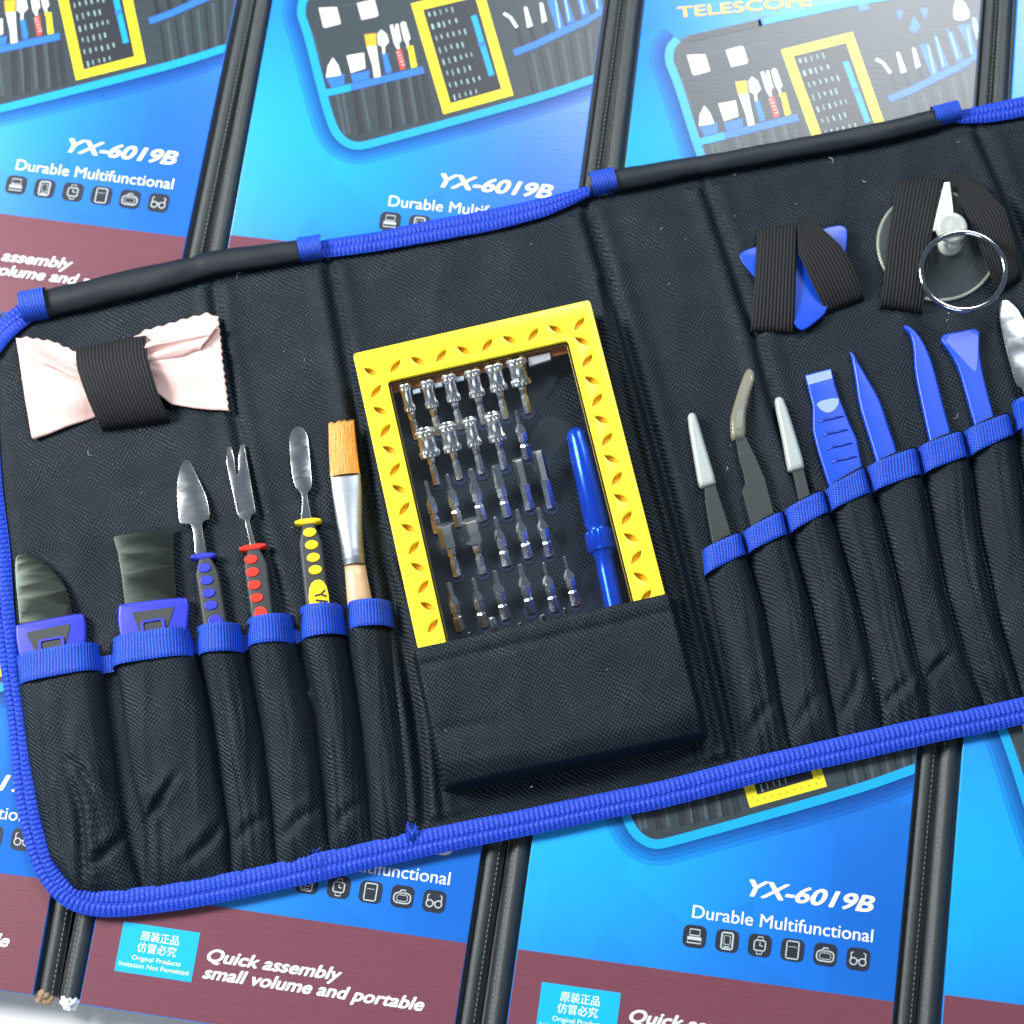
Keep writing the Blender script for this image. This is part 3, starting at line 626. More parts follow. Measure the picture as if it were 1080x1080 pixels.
# frayed thread ends of the binding
th = MB()
for i in range(22):
    a = at(433+random.uniform(-4, 5), 884+random.uniform(-3, 4), 14); c = at(432+random.uniform(-4, 9), 872+random.uniform(-6, 8), 14+random.uniform(-2, 2))
    m_ = tuple((p+q)/2+random.uniform(-2, 2) for p, q in zip(a, c)); th.tube([a, m_, c], .45, 5)
th.build('frayed_end', Mt['bluepl'], case); th = MB()
for i in range(8):
    a = at(332+random.uniform(-4, 4), 900+random.uniform(-2, 14), 17); c = (a[0]+random.uniform(-6, 6), a[1]+random.uniform(-8, 8), 19); th.tube([a, c], .6, 5)
th.build('frayed_end', Mt['bluepl'], case)
def roll(pts, rs, name):
    A = cat_rom([np.array([*at(x, y, 15), r_]) for (x, y), r_ in zip(pts, rs)], 16)
    vs = []; uv = []; n_ = 28; acc = 0
    for i, a in enumerate(A):
        t = A[min(i+1, len(A)-1)][:2]-A[max(i-1, 0)][:2]; t = t/np.linalg.norm(t); nn = (-t[1], t[0])
        if i: acc += np.linalg.norm(A[i][:2]-A[i-1][:2])
        for k in range(n_+1):
            q = 2*math.pi*k/n_; rr = a[3]*(1+.09*noise.noise(Vector((acc*.022, math.cos(q)*1.2, math.sin(q)*1.2)))+.03*noise.noise(Vector((acc*.09, math.cos(q)*2, math.sin(q)*2+5))))
            if .35 < math.sin(q): rr *= 1
            vs.append((a[0]+nn[0]*rr*math.cos(q), a[1]+nn[1]*rr*math.cos(q), a[2]+rr*.62*math.sin(q))); uv.append((acc, q*a[3]))
    m_ = n_+1
    return mk(name, vs, [(i*m_+k, (i+1)*m_+k, (i+1)*m_+k+1, i*m_+k+1) for i in range(len(A)-1) for k in range(n_)], Mt['hem'], case, uv=uv)
roll([(44, 321), (110, 306), (180, 289), (205, 283), (228, 277), (316, 264)], [15, 15.5, 15, 13, 14, 12], 'rod_sleeve')
roll([(640, 192), (700, 181), (738, 174), (746, 173), (840, 156), (930, 139), (990, 124)], [12, 11.5, 9.8, 10.5, 11, 11.5, 10.5], 'rod_sleeve')
def wrap(c, ax, lx, ly, name='tape_wrap'):
    vs = []; uv = []; p0 = np.array(at(*c, 15)[:2]); t = np.array(at(*ax, 15)[:2])-p0; t /= np.linalg.norm(t); nn = np.array([-t[1], t[0]])
    for i in range(13):
        s = i/12*2-1
        for k in range(21):
            q = -0.35+(math.pi+.7)*k/20; r_ = ly*(1+.02*noise.noise(Vector((s*2, q*2, c[0]))))
            v = p0+t*s*lx+nn*r_*math.cos(q); vs.append((v[0], v[1], 13+r_*.95*math.sin(q)*1.05)); uv.append((s*lx, q*ly))
    return mk(name, vs, [(i*21+k, (i+1)*21+k, (i+1)*21+k+1, i*21+k+1) for i in range(12) for k in range(20)], Mt['trim'], case, uv=uv)
wrap((36, 321), (56, 317), 14, 17.5); wrap((327, 261), (347, 258), 12.5, 13.5); wrap((636, 191), (656, 187), 13.5, 13.5); wrap((998, 119), (1018, 114), 14.5, 11.5)
# pockets -------------------------------------------------------------
def patch(Lp, Rp, zf, ns, nt_, t0=0., t1=1., zmap=12., ext=0):
    Lw = resample([at(x, y, zmap)[:2] for x, y in Lp], nt_+1); Rw = resample([at(x, y, zmap)[:2] for x, y in Rp], nt_+1)
    vs = []; uv = []
    for j in range(nt_+1):
        t = j/nt_; row = []
        for i in range(ns+1):
            s = i/ns; p = Lw[j]*(1-s)+Rw[j]*s; row.append((p[0], p[1], zf(s, t, p)))
        mid = ns//2; c_ = row[mid]; acc = [0.]
        for a, b_ in zip(row[:-1], row[1:]): acc.append(acc[-1]+math.dist(a, b_))
        cu = c_[0]*math.cos(AX)-c_[1]*math.sin(AX); cv = c_[0]*math.sin(AX)+c_[1]*math.cos(AX)
        for i in range(ns+1):
            uv.append((cu+acc[i]-acc[mid], cv+(row[i][0]-c_[0])*math.sin(AX)*.0)); vs.append(row[i])
    fs = [(j*(ns+1)+i, (j+1)*(ns+1)+i, (j+1)*(ns+1)+i+1, j*(ns+1)+i+1) for j in range(nt_) for i in range(ns)]
    return vs, fs, uv
CRE = [([(66, 800), (80, 806), (92, 822), (102, 838)], 4, 5), ([(74, 818), (84, 850), (88, 890), (89, 940)], 7, 5), ([(138, 835), (148, 872), (152, 935)], 4, 5),
       ([(152, 874), (166, 850), (188, 818)], 6, 4), ([(96, 915), (118, 895), (136, 876)], 4, 5), ([(190, 915), (220, 888), (238, 862)], 4, 5),
       ([(246, 892), (262, 872), (280, 862)], 2.5, 5), ([(296, 886), (318, 862), (338, 852)], 2.5, 5), ([(350, 880), (366, 856), (384, 846)], 2, 5), ([(968, 735), (984, 708), (1004, 688)], 4.5, 4), ([(976, 712), (984, 748)], 3.5, 4),
       ([(1028, 706), (1046, 738)], 4, 5), ([(930, 748), (948, 728), (962, 716)], 3, 5), ([(880, 765), (898, 735), (908, 700)], 2.5, 5), ([(788, 778), (804, 752), (818, 738)], 2.5, 5), ([(838, 772), (854, 742), (866, 730)], 2, 5)]
CREW = [(resample(wp([tuple(q) for q in cat_rom(l, 4)], 14), 16), d, w) for l, d, w in CRE]
def crease(p):
    z = 0.; q = np.array(p)
    for l, d, w in CREW:
        if abs(p[0]-l[8][0]) > 110 or abs(p[1]-l[8][1]) > 110: continue
        dd = np.linalg.norm(l-q, axis=1); k = int(dd.argmin()); tp = math.sin(math.pi*(k+.6)/16.2)**.8
        k1 = min(k+1, 15); k0 = max(k-1, 0); t = l[k1]-l[k0]; t = t/np.linalg.norm(t); r = q-l[k]; s = t[0]*r[1]-t[1]*r[0]
        along = abs(r@t); f = tp*math.exp(-(along/6)**2)
        z += f*(-d*math.exp(-(s/w)**2)+.75*d*math.exp(-((s-2*w)/(1.5*w))**2)+.3*d*math.exp(-((s+2*w)/(1.5*w))**2))
    return z
def pocket(Lp, Rp, H0, H1, seed, p=2.6, skew=0., ns=26, nt_=120):
    def zf(s, t, q):
        s2 = s**(1.0+skew) if skew >= 0 else 1-(1-s)**(1-skew)
        prof = max(0, 1-abs(2*s2-1)**p)**.62
        H = H0+(H1-H0)*(t**.9); H *= 1-.75*max(0, (t-.88)/.12)**2
        z = 3.5+H*prof+prof*(1.6*noise.noise(Vector((q[0]*.022, q[1]*.014, seed)))*(1+1.5*t)+.8*noise.noise(Vector((q[0]*.06, q[1]*.03, seed+5))))
        z += prof*1.5*(.5-abs(noise.noise(Vector((s*5+seed, t*2.2+s*2, seed*1.7)))))*2*min(1, t*2.5+.2)+prof*1.0*(.5-abs(noise.noise(Vector((s*3+t*4, t*7-s*2.5, seed+9)))))*min(1, t*1.5)
        if t > .3: z += crease(q)*min(1, (t-.3)/.2)*min(1., prof*1.6)
        return max(z, 3.0)
    vs, fs, uv = patch(Lp, Rp, zf, ns, nt_)
    return mk('pocket', vs, fs, Mt['fabric'], case, uv=uv), zf
def trimband(par, TLp, TRp, BLp, BRp, H, seed, p=2.6, lift=2.6, skew=0.):
    def zf(s, t, q):
        s = s**(1.0+skew) if skew >= 0 else 1-(1-s)**(1-skew)
        prof = max(0, 1-abs(2*s-1)**p)**.62
        return 4.2+lift+H*prof+.7*noise.noise(Vector((q[0]*.05, q[1]*.05, seed)))+(-1.2 if t < .03 or t > .97 else 0)
    vs, fs, uv = patch([TLp, BLp], [TRp, BRp], zf, 24, 12, zmap=22)
    return mk('pocket_trim', vs, fs, Mt['trim'], par, uv=uv)
LP = [  # left row: (left edge, right edge, H0, H1, trim corners TL TR BL BR)
    ([(16, 700), (20, 740), (28, 800), (36, 850), (50, 905), (75, 938), (90, 945)], [(102, 685), (108, 709), (121, 805), (132, 880), (148, 942)], 17, 12, (13, 692), (101, 675.5), (17, 722), (105, 705)),
    ([(114, 680), (122, 709), (135, 805), (150, 875), (151, 942)], [(198, 670), (208, 690), (219, 750), (228, 813), (239, 879), (242, 930)], 18, 10, (115, 673), (198, 660), (115, 703), (205, 690)),
    ([(204, 670), (210, 688), (222.6, 750), (232, 813), (241, 879), (243, 928)], [(251, 663), (258, 685), (272.6, 768), (284, 850), (290, 920)], 18, 9, (205, 661), (252, 655), (207, 690), (256, 686)),
    ([(257, 662), (261, 683), (276, 768), (285.5, 850), (291, 920)], [(306, 652), (313, 679), (328, 750), (337, 813), (346, 907)], 18, 9, (258, 653), (307, 645), (259, 681), (309, 676)),
    ([(313, 650), (317, 677), (332, 742), (339, 805), (347, 905)], [(359, 645), (363, 668), (372.6, 724), (382, 798), (393, 893)], 18, 9, (314, 640), (360, 635), (316, 674), (364, 667)),
    ([(363, 643), (365, 666), (376, 731), (385.5, 805), (394.5, 892)], [(411, 640), (413, 662), (421, 731), (428, 798), (438, 878)], 18, 10, (364, 635), (412, 631), (366, 663), (415, 659))]
for i, (a, c, h0, h1, tl, tr, bl, br_) in enumerate(LP):
    h0 += 6; h1 += 1
    o, _ = pocket(a, c, h0, h1, i*3.1, p=4.5 if i < 2 else 2.4, ns=64 if i < 2 else 40, skew=-.12 if i < 2 else -.3)
    trimband(o, tl, tr, bl, br_, h0, i, p=4.8 if i < 2 else 2.7, skew=-.12 if i < 2 else -.25)
# recessed tape between pockets
def gapband(q):
    vs, fs, uv = patch([q[0], q[2]], [q[1], q[3]], lambda s, t, p_: 6.5, 4, 6, zmap=8); mk('recessed_tape', vs, fs, Mt['trim'], case, uv=uv)
gapband([(98, 682), (118, 678), (101, 712), (120, 708)]); gapband([(304, 650), (317, 646), (306, 682), (318, 676)]); gapband([(248, 656), (262, 652), (252, 688), (264, 684)]); gapband([(356, 642), (368, 638), (360, 670), (370, 666)]); gapband([(196, 665), (208, 662), (200, 692), (210, 689)])
SE = [[(742, 604), (756, 671), (770, 749), (781, 803)], [(789, 582), (790, 590), (805.6, 643), (823, 738), (836, 792)], [(834, 562), (835.5, 570), (855, 636), (872, 717), (886, 783)],
      [(877, 540), (900.6, 618.5), (918, 689), (933, 770)], [(922, 519), (927, 535), (946, 608), (967, 696), (983, 758)], [(975, 499), (985, 555), (999, 625), (1023.7, 703), (1042, 750)],
      [(1024, 480), (1034, 560), (1055, 654), (1082, 738)], [(1072, 457), (1085, 540), (1105, 630), (1132, 728)], [(1122, 432), (1140, 520), (1160, 610), (1184, 715)]]
TB_ = [((740, 579), (742, 606)), ((783, 560), (789, 582)), ((827, 537), (833, 561)), ((870, 515.5), (876.5, 537.5)), ((914, 491), (921, 517)), ((969, 470), (975, 497.5)), ((1017, 453), (1024, 479)), ((1067.5, 434), (1072.5, 456)), ((1120, 408), (1126, 434))]
for i in range(8):
    L_ = [TB_[i][0]]+SE[i]; R_ = [TB_[i+1][0]]+SE[i+1]
    L_ = [(x+1.0, y) for x, y in L_]; R_ = [(x-1.0, y) for x, y in R_]
    o, _ = pocket(L_, R_, 18, 9, 30+i*2.7, p=3 if i == 3 else 2.3, ns=40, skew=.22)
    tl, bl = TB_[i]; tr, br_ = TB_[i+1]
    if i == 7: tl = (1069, 421); bl = (1073, 452)
    trimband(o, (tl[0]+.3, tl[1]-.2), (tr[0]-.3, tr[1]+.2), (bl[0]+.3, bl[1]-.2), (br_[0]-.3, br_[1]+.2), 17, 40+i, p=6)
    sm_ = MB(); a = at(tl[0], tl[1], 11); c = at(bl[0], bl[1], 11); sm_.tube([a, c], 1.0, 6); sm_.build('seam_thread', Mt['thread'], o)
gapband([(731.5, 577), (741, 574), (735, 607), (744, 604)])
# stitched seam lines as ridges of thread
def seamline(pts, z=9.5):
    A = resample([at(x, y, z)[:2] for x, y in pts], 60); b_ = MB()
    for i in range(0, 59): 
        zz = [float(panel_z(np.array([A[i]]))[0])+.5, float(panel_z(np.array([A[i+1]]))[0])+.5]
        if i % 3 != 2: b_.tube([(A[i][0], A[i][1], zz[0]), (A[i+1][0], A[i+1][1], zz[1])], .5, 5)
    b_.build('seam_thread', Mt['hem'], case)
seamline([(416, 665), (425, 735), (433, 800), (438, 862)]); seamline([(735, 612), (752, 690), (766, 765), (770, 792)])
ZB = 46.
case2 = empty('bit_case', at(540, 560, 12), 'yellow-framed clear-lidded case of screwdriver bits in the middle pocket', 'bit case')
FC = [at(372, 373, ZB), at(622, 316, ZB), None, None]
u_ = Vector(FC[1])-Vector(FC[0]); FW = u_.length; u_.normalize(); d_ = (Vector(at(439, 685, ZB))-Vector(FC[0])); d_.normalize()
v2 = Vector(at(698, 627, ZB))-Vector(FC[1]); v2.normalize(); dd = (d_+v2).normalized(); dd = (dd-u_*dd.dot(u_)).normalized(); FL = (Vector(at(476, 824, ZB))-Vector(FC[0])).dot(dd)
O_ = Vector(FC[0])
def fl(a, b_, z=ZB): return (O_.x+u_.x*a+dd.x*b_, O_.y+u_.y*a+dd.y*b_, z)
def inv(px, py, z=ZB):
    w = Vector(at(px, py, z))-O_; w.z = 0; M2 = u_.x*dd.y-u_.y*dd.x; return ((w.x*dd.y-w.y*dd.x)/M2, (u_.x*w.y-u_.y*w.x)/M2)
# centre pocket, stretched over the bit case
CLw = [fl(-2.5, inv(439, 684)[1])[:2], fl(-2.5, FL+1)[:2]]; CRw = [fl(FW+2.5, inv(698, 628)[1])[:2], fl(FW+2.5, FL+9)[:2]]
def cz(s, t, q):
    e1 = math.hypot((1-s)*FW, (1-t)*175)/22; e0 = math.hypot(s*FW, (1-t)*175)/22; ex = max(0, t-.86)/.14
    sag = 7*math.exp(-e1*e1)+7*math.exp(-e0*e0)+8*ex*ex+1*math.exp(-((1-s)/.035)**2)*t+2.2*math.exp(-((t-.62-.1*s)/.05)**2)*math.exp(-((s-.12)/.14)**2)
    return -sag+1.6*(.4-abs(noise.noise(Vector((q[0]*.012, q[1]*.03, 3)))))+ZB+3.2+1.6*noise.noise(Vector((q[0]*.02, q[1]*.02, 9)))+.9*noise.noise(Vector((q[0]*.05, q[1]*.04, 2)))-2.2*math.exp(-((t-.13)/.03)**2)-(1.5 if t < .02 else 0)
Lw = resample(CLw, 61); Rw = resample(CRw, 61)
vs = []; uv = []; nS = 90; cols = list(range(-9, nS+10)); rows = list(range(0, 61+9))
acr = (Rw[0]-Lw[0]); acr /= np.linalg.norm(acr); dn = (Lw[-1]-Lw[0]); dn /= np.linalg.norm(dn)
for j in rows:
    jb = min(j, 60); ob = max(0, j-60)/9
    for i in cols:
        s = min(max(i/nS, 0), 1); p_ = Lw[jb]*(1-s)+Rw[jb]*s
        ol = max(0, -i)/9; orr = max(0, i-nS)/9
        t = jb/60; w_ = 22 if True else 0
        p_ = p_+acr*((orr*11*(.35+.65*orr))-(ol*7*(.3+.7*ol)))+dn*ob*6*(.3+.7*ob)
        e = max(ol, orr, ob) if (ol or orr) and ob else ol+orr+ob
        if (ol or orr) and ob: e = min(1, math.hypot(max(ol, orr), ob))
        zt = cz(s, t, p_); drop = (1-math.cos(math.pi*min(e, 1)))/2
        drop = e**.85 if e < 1 else 1
        z = zt-(zt-7)*(drop**1.15); z += 1.4*noise.noise(Vector((p_[0]*.05, p_[1]*.05, 1)))*(e > 0)
        vs.append((p_[0], p_[1], z)); uv.append((p_[0]*math.cos(AX)-p_[1]*math.sin(AX), p_[0]*math.sin(AX)+p_[1]*math.cos(AX)+(ZB-z)*.8*(ob > 0)))
nc = len(cols)
mk('pocket', vs, [(j*nc+i, (j+1)*nc+i, (j+1)*nc+i+1, j*nc+i+1) for j in range(len(rows)-1) for i in range(nc-1)], Mt['fabric'], case, uv=uv)
# elastic straps ------------------------------------------------------
def strap(Lp, Rp, zf, name='elastic_strap', ns=40, nt_=40):
    Lw = resample([at(x, y, 20)[:2] for x, y in Lp], nt_+1); Rw = resample([at(x, y, 20)[:2] for x, y in Rp], nt_+1); vs = []; uv = []
    w0 = np.linalg.norm(Lw[nt_//2]-Rw[nt_//2]); h0 = np.linalg.norm(Lw[0]-Lw[-1])
    for j in range(nt_+1):
        for i in range(ns+1):
            s = i/ns; t = j/nt_; p_ = Lw[j]*(1-s)+Rw[j]*s; vs.append((p_[0], p_[1], zf(s, t))); uv.append((t*h0, s*w0))
    fs = [(j*(ns+1)+i, (j+1)*(ns+1)+i, (j+1)*(ns+1)+i+1, j*(ns+1)+i+1) for j in range(nt_) for i in range(ns)]
    o = mk(name, vs, fs, Mt['elastic'], case, uv=uv)
    md = o.modifiers.new('s', 'SOLIDIFY'); md.thickness = 2*S; md.offset = -1
    return o
arch = lambda z0, z1: (lambda s, t: z0+(z1-z0)*(max(0, math.sin(math.pi*min(max(t, 0), 1)))**.45)-2.0*abs(2*s-1)**6)
strap([(79, 365), (84, 393), (95, 425), (106, 452)], [(153, 349), (158, 380), (168, 415), (178, 442)], arch(9, 36))
strap([(799, 238), (796, 290), (792, 347)], [(842, 231), (839, 290), (838, 349)], arch(10, 26))
strap([(840, 236), (841, 272), (858, 305), (872, 328)], [(848, 228), (886, 263), (900, 285), (913, 312)], lambda s, t: 10+19*(math.sin(math.pi*min(1, .15+t*.85)))**.5-1.5*abs(2*s-1)**6+(1-t)*4)
strap([(948, 186), (943, 203), (934, 262), (929, 322)], [(996, 183), (989, 217), (980, 258), (974, 328)], arch(10, 34))
strap([(998, 189), (1007, 206), (1021, 240), (1036, 275), (1052, 309)], [(1004, 181), (1038, 203), (1059, 226), (1069, 258), (1079, 292)], lambda s, t: 11+23*(math.sin(math.pi*min(1, .12+t*.88)))**.5-1.5*abs(2*s-1)**6)
# ------------------------------------------------------------------ pink cloth
cl = MB(); UVp = None
def cloth_wing(top, bot, edge_side, seed, zb, zz_top=True, zz_side=True):
    """top/bot: polylines from the strap outwards"""
    n1, n2 = 64, 44
    Tw = resample([at(x, y, 16)[:2] for x, y in top], n1+1); Bw = resample([at(x, y, 16)[:2] for x, y in bot], n1+1); vs = []
    for i in range(n1+1):
        s = i/n1
        for j in range(n2+1):
            t = j/n2; a = Tw[i].copy(); c = Bw[i].copy(); d = a-c; d /= np.linalg.norm(d)
            if zz_top: a += d*2.2*abs(((s*9.0) % 1)*2-1)*(s > .08)
            p_ = a*(1-t)+c*t
            if zz_side and s > .93:
                o_ = Tw[-1]-Tw[-4]; o_ /= np.linalg.norm(o_); p_ = p_+o_*(s-.93)/.07*2.6*abs(((t*13) % 1)*2-1)
            g = (1-s)
            z = zb+5*math.sin(math.pi*t)**.5*(.6+.4*g)+ (2.2+2.5*g)*math.sin(t*math.pi*(3.2)+seed+s*.9)*(.5+.5*g)+1.6*noise.noise(Vector((s*3, t*5, seed)))
            z += 3.*math.exp(-((t-.30-.12*s)/.035)**2)*(1-s*.6) - 2.5*math.exp(-((t-.62+.1*s)/.04)**2)*g
            vs.append((p_[0], p_[1], z))
    fs = [(i*(n2+1)+j, (i+1)*(n2+1)+j, (i+1)*(n2+1)+j+1, i*(n2+1)+j+1) for i in range(n1) for j in range(n2)]
    cl.add(vs, fs)
cloth_wing([(110, 392), (92, 378), (78, 371), (56, 361), (26, 356), (17, 358)], [(110, 432), (98, 439), (70, 449), (50, 457), (36, 462), (33, 461)], -1, 1., 14, True, False)
cloth_wing([(112, 398), (90, 386), (75, 380), (55, 373), (37, 362), (33, 360)], [(112, 425), (90, 405), (76, 398), (60, 390), (45, 384), (36, 378)], -1, 3., 19.5, False, False)
cloth_wing([(120, 372), (154, 350), (175, 344), (200, 336), (219, 331), (229, 335)], [(120, 425), (165, 414), (181, 426), (205, 430), (225, 432), (240, 432)], 1, 2., 14, True, True)
cloth_wing([(125, 380), (156, 362), (178, 356), (205, 349), (228, 345), (232, 345)], [(125, 410), (158, 384), (176, 380), (195, 376), (208, 371), (212, 371)], 1, 5., 20, False, False)
o = cl.build('cleaning_cloth', Mt['pink'], None, org=at(130, 400, 14)); md = o.modifiers.new('s', 'SOLIDIFY'); md.thickness = 1.1*S
tag(o, 'pale pink pinked-edge cloth bunched under a black elastic strap', 'cloth')
# ------------------------------------------------------------------ left tools
def tool(name, px, py, label, cat, group=None): return empty(name, at(px, py, 12), label, cat, group)
GL = 'repair tools standing in the left pockets'
def ringloop(c, w, h, z, ang, parent, name='loop_mark'):
    pts = rrect(0, 0, w, h, 3.4, 3); ca, sa = math.cos(ang), math.sin(ang); P0 = at(*c, z); out = [(P0[0]+ca*a-sa*b_, P0[1]+sa*a+ca*b_) for a, b_ in pts]
    inn_ = [(P0[0]+ca*a-sa*b_, P0[1]+sa*a+ca*b_) for a, b_ in rrect(0, 0, w-6, h-5, 1.6, 3)]
    vs, fs = curve_mesh([out, inn_], 2.4, .4, 1); return mk(name, [(v[0], v[1], v[2]+z) for v in vs], fs, Mt['blueh'], parent, smooth=False)
t = tool('curved_scraper', 50, 640, 'dark curved spatula blade in a wide blue handle, first tool at the left', 'scraper', GL)
plate('blade', [(15.5, 588), (20, 584), (26, 583), (33.7, 584.6), (48, 593.7), (59.6, 605), (68.7, 618), (74, 632.6), (77.5, 655), (21, 665), (19, 638), (16, 612)], 17, 2.0, .7, Mt['dull'], t); bend(bpy.data.objects[t.children[0].name], (50, 655), (30, 584), 1.2)
h = plate('handle', [(15.5, 660), (17, 658), (83, 645.5), (88.5, 648), (91, 662), (90, 690), (80, 735), (35, 742), (21, 700), (16, 676)], 18, 9, 3.2, Mt['blueh'], t, sm=2, res=4); autosmooth(h, 50)
i_ = plate('grip_inlay', [(28, 667), (73, 657.5), (74, 662), (66, 690), (41, 694), (29, 671)], 18.7, 2.4, .5, Mt['grey'], h, sm=0)
ringloop((54.5, 680), 27, 15, 19, math.radians(10), i_)
t = tool('square_scraper', 160, 630, 'wide square-ended dark blade in a blue handle, second tool from the left', 'scraper', GL)
plate('blade', [(119, 565.5), (183, 555), (183, 580), (184, 600), (186.5, 634), (132, 640), (128, 605.6), (124, 583)], 17, 2.0, .7, Mt['dull'], t, sm=0); bend(bpy.data.objects[t.children[0].name], (160, 634), (151, 560), 1.2)
h = plate('handle', [(124, 640), (126, 636), (193, 628.5), (199, 632), (199.5, 648), (192, 700), (180, 720), (140, 725), (128, 680), (123.5, 658)], 18, 9, 3.2, Mt['blueh'], t, sm=2, res=4); autosmooth(h, 50)
i_ = plate('grip_inlay', [(139, 646), (183, 640), (183, 644), (173, 672), (151, 675)], 18.7, 2.4, .5, Mt['grey'], h, sm=0)
ringloop((161.5, 660), 25, 14, 19, math.radians(9), i_)
def spudger(name, label, blade, cap, body, dots, big, cm, textm=None, bladez=15):
    t = tool(name, body[0][0], body[0][1], label, 'pry tool', GL)
    bl = plate('blade', blade, 18, 2.0, .7, Mt['steel'], t, sm=0 if name == 'fork_pry_tool' else 1); bend(bl, ((cap[0][0]+cap[1][0])/2, cap[0][1]), blade[1] if name != 'fork_pry_tool' else (248, 469), 8 if name != 'fork_pry_tool' else 3)
    h = plate('handle', body, 21, 12, 4.2, Mt['grey'], t, sm=1, res=4); autosmooth(h, 50)
    c = plate('collar', cap, 22, 13, 3, cm, t, sm=1, res=3); autosmooth(c, 50)
    ax = math.atan2(-(body[-1][1]-body[0][1]), body[-1][0]-body[0][0])
    for (x, y) in dots:
        P0 = at(x, y, 21); q = [(P0[0]+7.0*math.cos(a)*math.cos(.12)-5*math.sin(a)*math.sin(.12), P0[1]+7.0*math.cos(a)*math.sin(.12)+5*math.sin(a)*math.cos(.12)) for a in [k*math.pi/9 for k in range(18)]]
        vs, fs = curve_mesh([q], 2.2, .7, 2); mk('grip_dot', [(v[0], v[1], v[2]+21.1) for v in vs], fs, cm, h, smooth=False)
    b_ = plate('grip_pad', big, 22, 2.4, .6, cm, h, sm=2)
    if textm:
        V, FF = text2d('YA', 17, 0, 0, 18, copies=((0, 0), (.6, 0), (0, .5))); P0 = at(*textm, 22); a = math.radians(-77); c_, s_ = math.cos(a), math.sin(a)
        mk('lettering', [(P0[0]+c_*u-s_*v, P0[1]+s_*u+c_*v, 22.4+hh) for u, v, hh in V], FF, Mt['ink'], b_, smooth=False)
    return t
spudger('pointed_pry_tool', 'leaf-shaped steel blade on a black grip with blue dots', [(194.4, 480), (188, 491), (185.4, 511.5), (187, 535), (189, 551), (192, 553), (201, 552), (204, 561), (206, 590), (219, 588), (212.6, 555.6), (214, 549), (222, 547), (218, 524), (208.7, 504), (201, 487)],
        [(199.6, 584), (227, 581), (228, 588), (201, 591)], [(203, 588), (227.5, 585), (240, 657), (243, 685), (217, 688), (213, 657)], [(215.7, 599), (218.2, 612), (220.3, 625.4), (222.6, 638.5)],
        [(218, 650), (233, 647), (238, 665), (221, 668)], Mt['blueh'])
spudger('fork_pry_tool', 'forked steel blade on a black grip with red dots', [(238, 486), (239.5, 470), (243.5, 470), (246.5, 482), (248.6, 499), (251, 498.5), (250.8, 481), (253, 468), (257, 467.5), (260, 484), (269.8, 540), (264.5, 544), (263, 550), (271, 580), (265, 581), (258, 549), (252, 545), (250, 541)],
        [(251, 575.5), (280, 571), (280.5, 577.5), (252.5, 582)], [(254, 580), (279.5, 576), (288.5, 646), (292, 676), (268, 680), (264, 650)], [(264.7, 590), (266.4, 603.5), (268.3, 617), (270.6, 630.5)],
        [(267, 641), (280, 638.5), (285, 656), (270, 659)], Mt['red'])
spudger('round_pry_tool', 'slim round-ended steel blade on a black grip with yellow dots', [(311, 446.7), (306, 452), (304, 462), (306, 488), (310, 513), (317, 518.5), (319, 527), (316.5, 555), (330, 555), (324.5, 526), (324, 518.5), (329.5, 513), (327, 488), (324.6, 462), (321.5, 452), (316, 446.7)],
        [(310, 547.5), (338, 544.5), (338.5, 551), (311, 554)], [(312.5, 552), (337, 549.5), (347.4, 634), (351, 662), (325, 666), (321.5, 637)], [(326.7, 561.5), (328.7, 574.7), (330.6, 588), (332.6, 601)],
        [(324, 613), (345, 610), (349, 655), (328, 658)], Mt['yel'], textm=(331, 624))
t = tool('flat_brush', 365, 540, 'flat paint brush with orange bristles, tin ferrule and pale wooden handle', 'brush', GL)
Lb = [(346, 446), (346.5, 475), (348, 502)]; Rb = [(373, 443), (376, 475), (379, 498)]
vs = []; uv = []; ns_, nt_ = 60, 24
Lw = resample([at(x, y, 26)[:2] for x, y in Lb], nt_+1); Rw = resample([at(x, y, 26)[:2] for x, y in Rb], nt_+1)
for j in range(nt_+1):
    for i in range(ns_+1):
        s = i/ns_; q = Lw[j]*(1-s)+Rw[j]*s; tt = j/nt_
        if j == 0: q = q+np.array([0, random.uniform(-1.2, 2.2)])
        vs.append((q[0], q[1], 20+(5+2*tt)*math.sin(math.pi*(.05+.9*s))**.5+random.uniform(-.3, .3))); uv.append((j*3., s*32))
mk('bristles', vs, [(j*(ns_+1)+i, (j+1)*(ns_+1)+i, (j+1)*(ns_+1)+i+1, j*(ns_+1)+i+1) for j in range(nt_) for i in range(ns_)], Mt['bristle'], t, uv=uv)
b_ = MB()
fr_ = [((363, 498), 15.6, .26), ((364.5, 503), 16.2, .3), ((366, 520), 15.8, .34), ((368.5, 550), 13.6, .5), ((371, 572), 12.2, .85), ((372, 580), 11.8, .95), ((372.2, 582), 12.4, .95), ((372.6, 585), 11.6, .95), ((373, 588), 12.3, .95), ((373.5, 591), 11.5, .95), ((374, 596), 11.4, .85)]
def flat_tube(mb, rows, z, n=28):
    pts = [Vector(at(*c, z)) for c, _, _ in rows]; vs = []
    for i, (c, r_, q) in enumerate(rows):
        tn = (pts[min(i+1, len(pts)-1)]-pts[max(i-1, 0)]).normalized(); a = Vector((tn.y, -tn.x, 0))
        for k in range(n):
            th_ = 2*math.pi*k/n; vs.append(pts[i]+a*r_*math.cos(th_)+Vector((0, 0, r_*q*math.sin(th_))))
    mb.add(vs, [(i*n+k, i*n+(k+1) % n, (i+1)*n+(k+1) % n, (i+1)*n+k) for i in range(len(rows)-1) for k in range(n)]+[tuple(range(n))[::-1], tuple((len(rows)-1)*n+k for k in range(n))])
